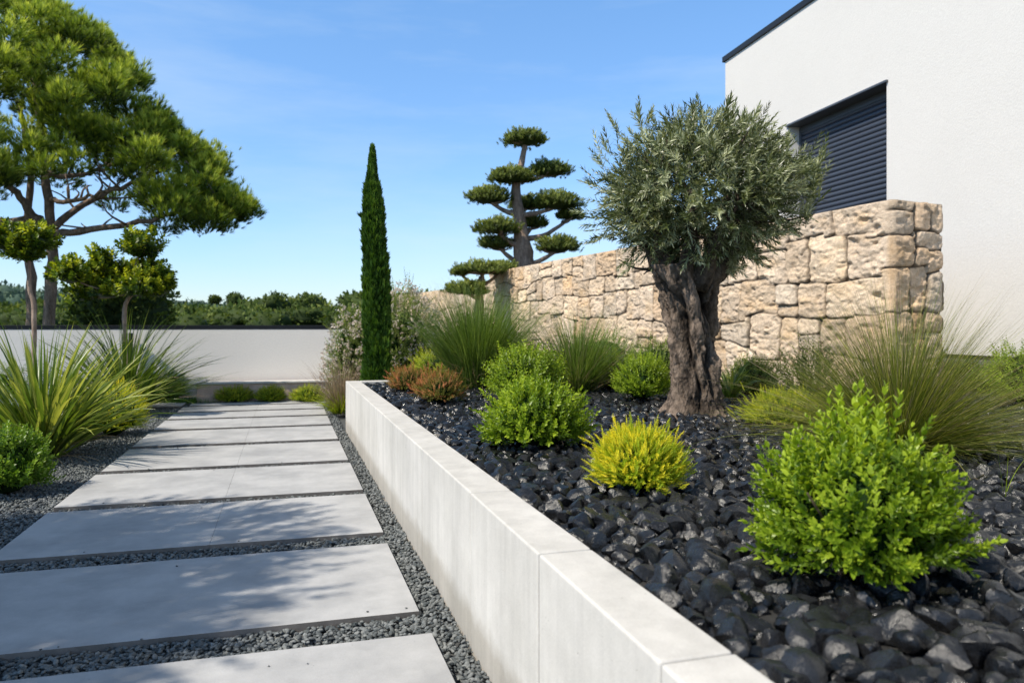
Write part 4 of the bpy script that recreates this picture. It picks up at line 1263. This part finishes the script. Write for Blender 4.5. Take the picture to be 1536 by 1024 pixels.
# dark tree mass behind the wall
def broad_tree(name, label, base, cz, rx, rz, mat, seed, n=900, leafL=.16, group=None, trunk_r=.2):
    root = thing(name, label, 'tree', base, group)
    rg = np.random.default_rng(seed)
    base = np.array(base, float)
    V, T, C = tube(curve([base - [0, 0, .2], base + [0, 0, (cz - base[2]) * .6], [base[0], base[1], cz]], 6), np.linspace(trunk_r, trunk_r * .4, 6), 8, .1, seed)
    put('trunk', mesh_tri(name + '_trunk', V, T, None, True, M['pine_bark']), root)
    V, T, C = crown_blob(np.array([base[0], base[1], cz]), rx, rz, n, leafL, rg, seed)
    put('crown', mesh_tri(name + '_crown', V, T, C, False, M[mat]), root)
    return root
def crown_blob(c, rx, rz, n, leafL, rg, seed):
    P, D, f = dome_points(n, rx, rz, -.7, .6, .3, 1.8, seed)
    d = unit(D + rg.normal(0, .6, P.shape) + [0, 0, .3])
    X, Y, Z = frames(d, rg.uniform(0, 6.28, n))
    lv, lt, lc = leaf(1, .62, full=False)
    clump = fbm(D * 3 + seed, 2, seed)
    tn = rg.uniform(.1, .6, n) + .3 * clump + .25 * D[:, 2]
    o1 = bake(lv, lt, lc, c + P, X, Y, Z, rg.uniform(.7, 1.3, n) * leafL, tn)
    iv, it = ico(3)
    dis = 1 + .32 * fbm(iv * 1.8 + seed, 2, seed) * .9 + .08 * fbm(iv * 6 + seed, 2, seed)
    cv = c + iv * dis[:, None] * np.array([rx, rx, rz]) * .86
    return join([o1, (cv, it, np.clip(.12 + .15 * iv[:, 2], 0, 1))])
broad_tree('dark_tree', 'dark dense tree behind the white wall, under the topiary tree', at(188, 21, -.5), CAMH + .55, 1.35, 1.25, 'forest_leaf', 97, 3200, .16)

# strap leaved plants
b = on(62, 688, -.03)
grass('strap_plant', 'large arching strap leaved plant at the left edge', 'plant', b, [
    ('blades', 'strap_leaf', dict(n=480, base_r=.16, Lr=(.75, 1.42), tilt=(.0, 1.05), droop=(.05, .95), width=(.020, .038), segs=9, tint=(.2, .95), fold=.18, seed=41, wprof='strap')),
    ('dry_blades', 'dry_grass_leaf', dict(n=34, base_r=.12, Lr=(.6, .9), tilt=(.9, 1.4), droop=(.7, 1.4), width=(.008, .014), segs=9, tint=(.2, .8), fold=.15, seed=42, wprof='strap'))], 'strap_leaf')
b = on(188, 618, -.03)
grass('strap_plant', 'arching grey green grass plant behind, before the white wall', 'plant', b, [
    ('blades', 'strap_leaf', dict(n=520, base_r=.16, Lr=(.9, 1.7), tilt=(.0, 1.1), droop=(.15, 1.1), width=(.014, .026), segs=8, tint=(.0, .6), fold=.15, seed=43, wprof='strap')),
    ('dry_blades', 'dry_grass_leaf', dict(n=50, base_r=.14, Lr=(.8, 1.4), tilt=(.5, 1.3), droop=(.4, 1.3), width=(.006, .010), segs=8, tint=(.2, .8), fold=.1, seed=44, wprof='strap'))], 'strap_leaf')
b = at(172, 8.4, -.03)
shrub('yellow_bush', 'yellow flecked bush between the two strap plants on the left', 'bush', b, .34, .60, 'yellow_leaf', 1500, sp_mid, 45, .5, .2, tint=(.3, .95), spike=.3, scale=(.8, 1.2))
b = on(10, 742, -.03)
shrub('bush', 'leafy green bush at the lower left edge', 'bush', b, .30, .50, 'round_leaf', 900, sp_box, 46, .5, .15, spike=.2, scale=(1, 1.5), tint=(.3, .8))
b = on(92, 672, -.03) + np.array([-.1, .6, 0])
shrub('low_bush', 'dark low shrub under the arching plants on the left', 'bush', b, .45, .36, 'round_leaf', 800, sp_loose, 47, .45, .2, tint=(.0, .5))
b = at(248, 12.2, -.03)
shrub('bush', 'dense green shrub at the foot of the white wall behind the arching plant', 'bush', b, .45, .55, 'round_leaf', 1100, sp_loose, 48, .5, .2, tint=(.1, .6))
b = at(120, 12.6, -.03)
shrub('bush', 'green shrub against the white wall at the left', 'bush', b, .6, .9, 'round_leaf', 1300, sp_loose, 49, .5, .2, tint=(.15, .7), scale=(1, 1.5))
b = at(15, 11.8, -.03)
shrub('bush', 'leafy shrub at the far left in front of the white wall', 'bush', b, .6, .8, 'round_leaf', 1100, sp_loose, 50, .5, .2, tint=(.15, .7), scale=(1, 1.5))
# three small bushes before the low wall
for px, r_, h_, lab, sd in [(351, .32, .28, 'leftmost of the three small bushes before the low wall', 53), (406, .24, .27, 'middle one of the three small bushes before the low wall', 54), (462, .28, .28, 'rightmost of the three small bushes before the low wall', 55)]:
    shrub('small_bush', 'flecked green ' + lab, 'bush', at(px, 12.05, -.02), r_, h_, 'lime_leaf', 900, sp_mid, sd, .5, .15, tint=(.1, .8), scale=(1, 1.5), group='small bushes in front of the low wall')
# lawn tuft
b = at(285, 12.2, -.03)
V, T, C = blades(2500, b, .35, (.05, .12), (0, .5), (.1, .5), (.004, .008), 3, seed=56)
V2 = V.copy(); rg = np.random.default_rng(3)
off = np.repeat(np.c_[rg.uniform(-.4, .35, 2500), rg.uniform(-.4, .5, 2500), np.zeros(2500)], 8, 0)
tag(put('grass_patch', mesh_tri('grass_patch', V + off, T, C, False, M['lawn_leaf'])), kind='stuff', label='small patch of green grass left of the low stone wall', cat='grass')

# ------------------------------------------------------------------ pine tree
def needle_tuft(seed, n=16):
    r = np.random.default_rng(seed); v, t, c = [], [], []
    for k in range(n):
        a = r.uniform(0, 6.28); e = r.uniform(.1, .75)
        d = np.array([sin(e) * cos(a), cos(e), sin(e) * sin(a)]); y0 = r.uniform(0, .35)
        s = np.array([cos(a + 1.57), 0, sin(a + 1.57)]) * .035
        i = len(v); v += [np.array([0, y0, 0]) - s, np.array([0, y0, 0]) + s, np.array([0, y0, 0]) + d * r.uniform(.6, .85)]
        t.append([i, i + 1, i + 2]); c += [-.05, -.05, .12]
    return np.array(v), np.array(t), np.array(c)
tufts = [needle_tuft(s) for s in range(4)]
def pine(name, label, base, trunks, clumps, limbs, seed, d, tuft=.30, dens=1.0, group=None):
    root = thing(name, label, 'tree', base, group)
    rg = np.random.default_rng(seed)
    parts = []
    for pts, r0, r1 in trunks:
        c = curve(pts, 22, .022, seed); parts.append(tube(c, np.linspace(r0, r1, 22), 14, .15, seed))
    for pts, r0, r1 in limbs:
        c = curve(pts, 16, .02, seed); parts.append(tube(c, np.linspace(r0, r1, 16), 9, .15, seed))
        for q in range(9):
            s0 = c[rg.integers(4, 16)]
            e = s0 + np.array([rg.normal(0, .5), rg.normal(0, .5), rg.uniform(.1, .7)])
            parts.append(tube(curve([s0, (s0 + e) / 2 + rg.normal(0, .06, 3), e], 6), np.linspace(.03, .01, 6), 5))
    V, T, C = join(parts)
    put('trunk', mesh_tri(name + '_trunk', V, T, None, True, M['pine_bark']), root)
    parts = []
    for (c, rx, rz) in clumps:
        c = np.array(c)
        n = int(190 * dens * (rx / .6) ** 1.7)
        P, D, f = dome_points(n, 1, 1, -.7, .35, .4, 2.6, int(rg.integers(1e6)), .45)
        Pw = P * np.where(P[:, 2:3] > 0, np.array([rx, rx, rz]), np.array([rx, rx, rz * .7]))
        dd = unit(D * [1, 1, .5] + [0, 0, 1.0] + rg.normal(0, .3, P.shape))
        X, Y, Z = frames(dd, rg.uniform(0, 6.28, n))
        pick = rg.integers(0, 4, n)
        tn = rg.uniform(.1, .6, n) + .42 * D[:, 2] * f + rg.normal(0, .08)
        for k in range(4):
            q = pick == k
            parts.append(bake(*tufts[k], c + Pw[q], X[q], Y[q], Z[q], rg.uniform(.75, 1.3, q.sum()) * tuft, tn[q]))
    V, T, C = join(parts)
    put('crown', mesh_tri(name + '_crown', V, T, C, False, M['pine_leaf']), root)
    return root
PD = 17.0
def pp(px, py, dd=0): return kq(px, py, PD + dd)
pb = at(72, PD, -.3)
# outline of the crown: column -> (top row, bottom row)
ox = [-440, -350, -250, -140, -40, 20, 70, 112, 155, 200, 235, 268, 302, 330, 352]
ot = [250, 140, 60, 10, -35, -20, 0, 15, 50, 100, 150, 190, 215, 250, 300]
ob = [310, 330, 330, 325, 300, 275, 272, 290, 330, 345, 352, 352, 352, 345, 330]
clumps = []
rg0 = np.random.default_rng(101)
tries = 0
while len(clumps) < 340:
    px = rg0.uniform(-420, 372); t, bt = np.interp(px, ox, ot), np.interp(px, ox, ob)
    rr = rg0.uniform(.32, .62)
    pxr = rr / PD * FPX
    if bt - t < 40: rr *= .6; pxr *= .6
    py = rg0.uniform(t + pxr * .55, bt - pxr * .3)
    # keep clumps to the front/back shell of a rounded crown
    hw = 4.2 * sqrt(max(.05, 1 - ((px + 20) / 420) ** 2)) * (.35 + .65 * min(1, (py - t + 15) / 140))
    dd = rg0.uniform(-1, 1); dd = np.sign(dd) * abs(dd) ** .6 * hw
    if px > 90 and py > bt - 70 and rg0.uniform() < .35: continue
    # hold the outline: rescale to the depth used
    c_ = kq(px, py, PD + dd)
    clumps.append((c_, rr * .82 * (PD + dd) / PD, rr * .80 * (PD + dd) / PD))
for k in range(len(ox) - 1):   # clumps along the outline itself
    for q in range(3):
        f_ = rg0.uniform(); px = ox[k] * (1 - f_) + ox[k + 1] * f_
        clumps.append((kq(px - 8, np.interp(px, ox, ot) + 18, PD + rg0.uniform(-.6, .6)), .34, .25))
trunks = [([pb, pp(76, 430), pp(77, 350), pp(68, 270), pp(60, 180, .4), pp(50, 90, .6)], .145, .06),
          ([at(48, PD + .3, -.3), pp(46, 430, .3), pp(40, 350, .3), pp(46, 250, .5), pp(30, 150, .8)], .12, .05)]
limbs = [([pp(80, 352), pp(130, 343, -.3), pp(200, 335, -.7), pp(265, 318, -.9), pp(320, 290, -1)], .09, .025),
         ([pp(78, 345), pp(110, 315, .2), pp(160, 288, .5), pp(215, 270, .8), pp(270, 240, 1)], .095, .025),
         ([pp(74, 300), pp(110, 300, -.5), pp(150, 290, -1.1), pp(190, 280, -1.6)], .06, .02),
         ([pp(72, 260), pp(110, 262, .3), pp(165, 250, .5), pp(215, 215, .6)], .07, .02),
         ([pp(62, 340), pp(30, 295, -.2), pp(-10, 262, -.6), pp(-90, 215, -1)], .11, .03),
         ([pp(60, 330), pp(-20, 330, .6), pp(-120, 310, 1.1), pp(-220, 270, 1.4)], .12, .03)]
pine('pine_tree', 'large umbrella pine with two trunks behind the white wall at the left', pb, trunks, clumps, limbs, 103, PD, .20, 1.5)

# ------------------------------------------------------------------ shade trees standing left of the path, outside the frame
def shade_tree(px_xy, cz, rx, rz, seed, n, label):
    b = np.array([px_xy[0], px_xy[1], -.05])
    root = thing('shade_tree', label, 'tree', b)
    rg = np.random.default_rng(seed)
    cc = b + [0, 0, cz]
    parts = [tube(curve([b - [0, 0, .1], b + [.05, 0, cz * .4], b + [0, .05, cz * .8]], 12), np.linspace(.14, .06, 12), 10, .15, seed)]
    V = []
    for k in range(26):
        dv = unit(rg.normal(size=3)) * [1, 1, .7]
        e = cc + dv * np.array([rx, rx, rz]) * rg.uniform(.6, .95)
        s0 = b + [0, .03, cz * rg.uniform(.55, .85)]
        parts.append(tube(curve([s0, (s0 + e) / 2 + rg.normal(0, .1, 3), e], 8), np.linspace(.04, .008, 8), 6))
    VV, T, C = join(parts)
    put('trunk', mesh_tri('shade_tree_trunk', VV, T, None, True, M['pine_bark']), root)
    P, D, f = dome_points(n, rx, rz, -.9, .35, .3, 2.4, seed, .12)
    dd = unit(D + rg.normal(0, .4, P.shape)); X, Y, Z = frames(dd, rg.uniform(0, 6.28, n))
    sv, st, stc = sprig(6, .26, .09, .04, 60, 25, False, seed=5)
    V, T, C = bake(sv, st, stc, cc + P, X, Y, Z, rg.uniform(.8, 1.3, n), rg.uniform(.2, .8, n))
    put('crown', mesh_tri('shade_tree_crown', V, T, C, False, M['topiary_leaf']), root)
SUN_AZ, SUN_EL = radians(-18), radians(50)       # towards the sun: -X turned to +Y by AZ
SV = np.array([-cos(SUN_EL) * cos(SUN_AZ), cos(SUN_EL) * sin(SUN_AZ), sin(SUN_EL)])
def caster(x, y, z):   # place whose shadow lands at x, y
    return (x + SV[0] / SV[2] * z, y + SV[1] / SV[2] * z)
shade_tree(caster(-2.35, 3.7, 4.0), 4.0, 1.9, 1.15, 111, 9500, 'broad leafy tree left of the path shading the nearest slabs')

# ------------------------------------------------------------------ far woods
rg = np.random.default_rng(121)
parts = []
def wood(n, d0, d1, px0, px1, size, tops, sd):
    for k in range(n):
        d = rg.uniform(d0, d1); px = rg.uniform(px0, px1)
        p = at(px, d, 0); gz = float(hill_h(np.array(p[0]), np.array(p[1])))
        rx = rg.uniform(*size)
        topz = CAMH + (490 - np.interp(px, *tops) + rg.normal(0, 3)) / FPX * d
        rz = rx * rg.uniform(.6, .85)
        cz = min(topz - rz, 99)
        parts.append(crown_blob(np.array([p[0], p[1], cz]), rx, rz, 260, rx * .22, rg, sd + k))
T1 = ([-300, 100, 230, 330, 420, 520, 560, 640, 1000], [468, 466, 474, 466, 464, 458, 460, 455, 440])
T2 = ([-300, 100, 230, 330, 400, 450, 500, 540, 600, 1000], [455, 455, 462, 462, 448, 446, 446, 438, 442, 430])
wood(70, 62, 80, -350, 900, (1.4, 2.3), T1, 1000)
wood(95, 85, 125, -350, 1000, (2.0, 3.6), T2, 2000)
V, T, C = join(parts)
tag(put('woodland', mesh_tri('woodland', V, T, C, True, M['forest_leaf'])), kind='stuff', label='belt of green woodland beyond the white wall', cat='woodland')
parts = []
T3 = ([-300, 0, 120, 230, 300, 360, 440, 560, 1000], [425, 430, 436, 449, 452, 460, 462, 462, 450])
wood(150, 260, 330, -350, 1000, (5, 9), T3, 3000)
T4 = ([-300, 0, 120, 230, 330, 600], [436, 440, 446, 456, 462, 466])
wood(90, 190, 250, -350, 800, (4, 7), T4, 4000)
V, T, C = join(parts)
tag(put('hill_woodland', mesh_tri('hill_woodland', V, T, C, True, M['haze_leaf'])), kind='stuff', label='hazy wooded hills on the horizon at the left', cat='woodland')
for px, py, r_, lab in [(352, 449, 1.3, 'round topped tree standing out of the far woodland'), (323, 450, .8, 'smaller pointed tree standing out of the far woodland, left of the round one')]:
    d_ = 110; p = at(px, d_, 0); gz = float(hill_h(np.array(p[0]), np.array(p[1])))
    broad_tree('far_tree', lab, (p[0], p[1], gz), CAMH + (490 - py) / FPX * d_, r_, r_ * .8, 'forest_leaf', 130 + px, 400, .3, None, .25)

# ------------------------------------------------------------------ light, sky, camera
w = bpy.data.worlds.new('World'); SC.world = w; w.use_nodes = True
nt = w.node_tree; nt.nodes.clear()
sky = N(nt, 'ShaderNodeTexSky', sky_type='NISHITA')
sky.sun_disc = False; sky.sun_elevation = SUN_EL
sky.sun_rotation = atan2(SV[0], SV[1])
sky.air_density = 1.0; sky.dust_density = .15; sky.ozone_density = 2.2; sky.altitude = 200
tc = N(nt, 'ShaderNodeTexCoord')
mp = N(nt, 'ShaderNodeMapping'); mp.inputs['Scale'].default_value = (1.0, 1.0, 5.5); mp.inputs['Rotation'].default_value = (0, .12, .4)
L(nt, tc.outputs['Generated'], mp.inputs[0])
n1 = noise_n(nt, mp.outputs[0], 1.3, 7, .6)
cl = ramp(nt, n1, [(.46, g(0)), (.8, g(.45))])
sep = N(nt, 'ShaderNodeSeparateXYZ'); L(nt, tc.outputs['Generated'], sep.inputs[0])
low = ramp(nt, sep.outputs[2], [(0, (1.12, 1.22, 1.42)), (.12, (1.30, 1.52, 1.80)), (.42, (1.55, 2.0, 2.25)), (.62, (1.05, 1.12, 1.08)), (1, (.95, .95, .88))])
skc = mixc(nt, 1, sky.outputs[0], low, 'MULTIPLY')
col = mixc(nt, cl, skc, (7.0, 8.2, 9.2))
bg = N(nt, 'ShaderNodeBackground'); bg.inputs[1].default_value = .11
L(nt, col, bg.inputs[0])
ow = N(nt, 'ShaderNodeOutputWorld'); L(nt, bg.outputs[0], ow.inputs[0])

sl = bpy.data.lights.new('sun', 'SUN'); sl.energy = 5.5; sl.angle = radians(.55); sl.color = (1, .92, .79)
so = bpy.data.objects.new('sun', sl); COL.objects.link(so)
from mathutils import Vector
so.rotation_euler = Vector(tuple(SV)).to_track_quat('Z', 'Y').to_euler(); so.location = (-10, 5, 15)

cam = bpy.data.cameras.new('camera'); co = bpy.data.objects.new('camera', cam); COL.objects.link(co)
co.location = (0, 0, CAMH); co.rotation_euler = (pi / 2, 0, -YAW)
cam.sensor_width = 36; cam.lens = 36 * FPX / 1536
cam.shift_y = -(512 - 490) / 1536.0
cam.clip_start = .05; cam.clip_end = 6000
cam.dof.use_dof = True; cam.dof.focus_distance = 4.0; cam.dof.aperture_fstop = 3.4
SC.camera = co
SC.view_settings.view_transform = 'Standard'; SC.view_settings.look = 'None'; SC.view_settings.exposure = 0
SC.cycles.max_bounces = 8; SC.cycles.transmission_bounces = 4; SC.cycles.use_denoising = True
SC.cycles.sample_clamp_indirect = 6
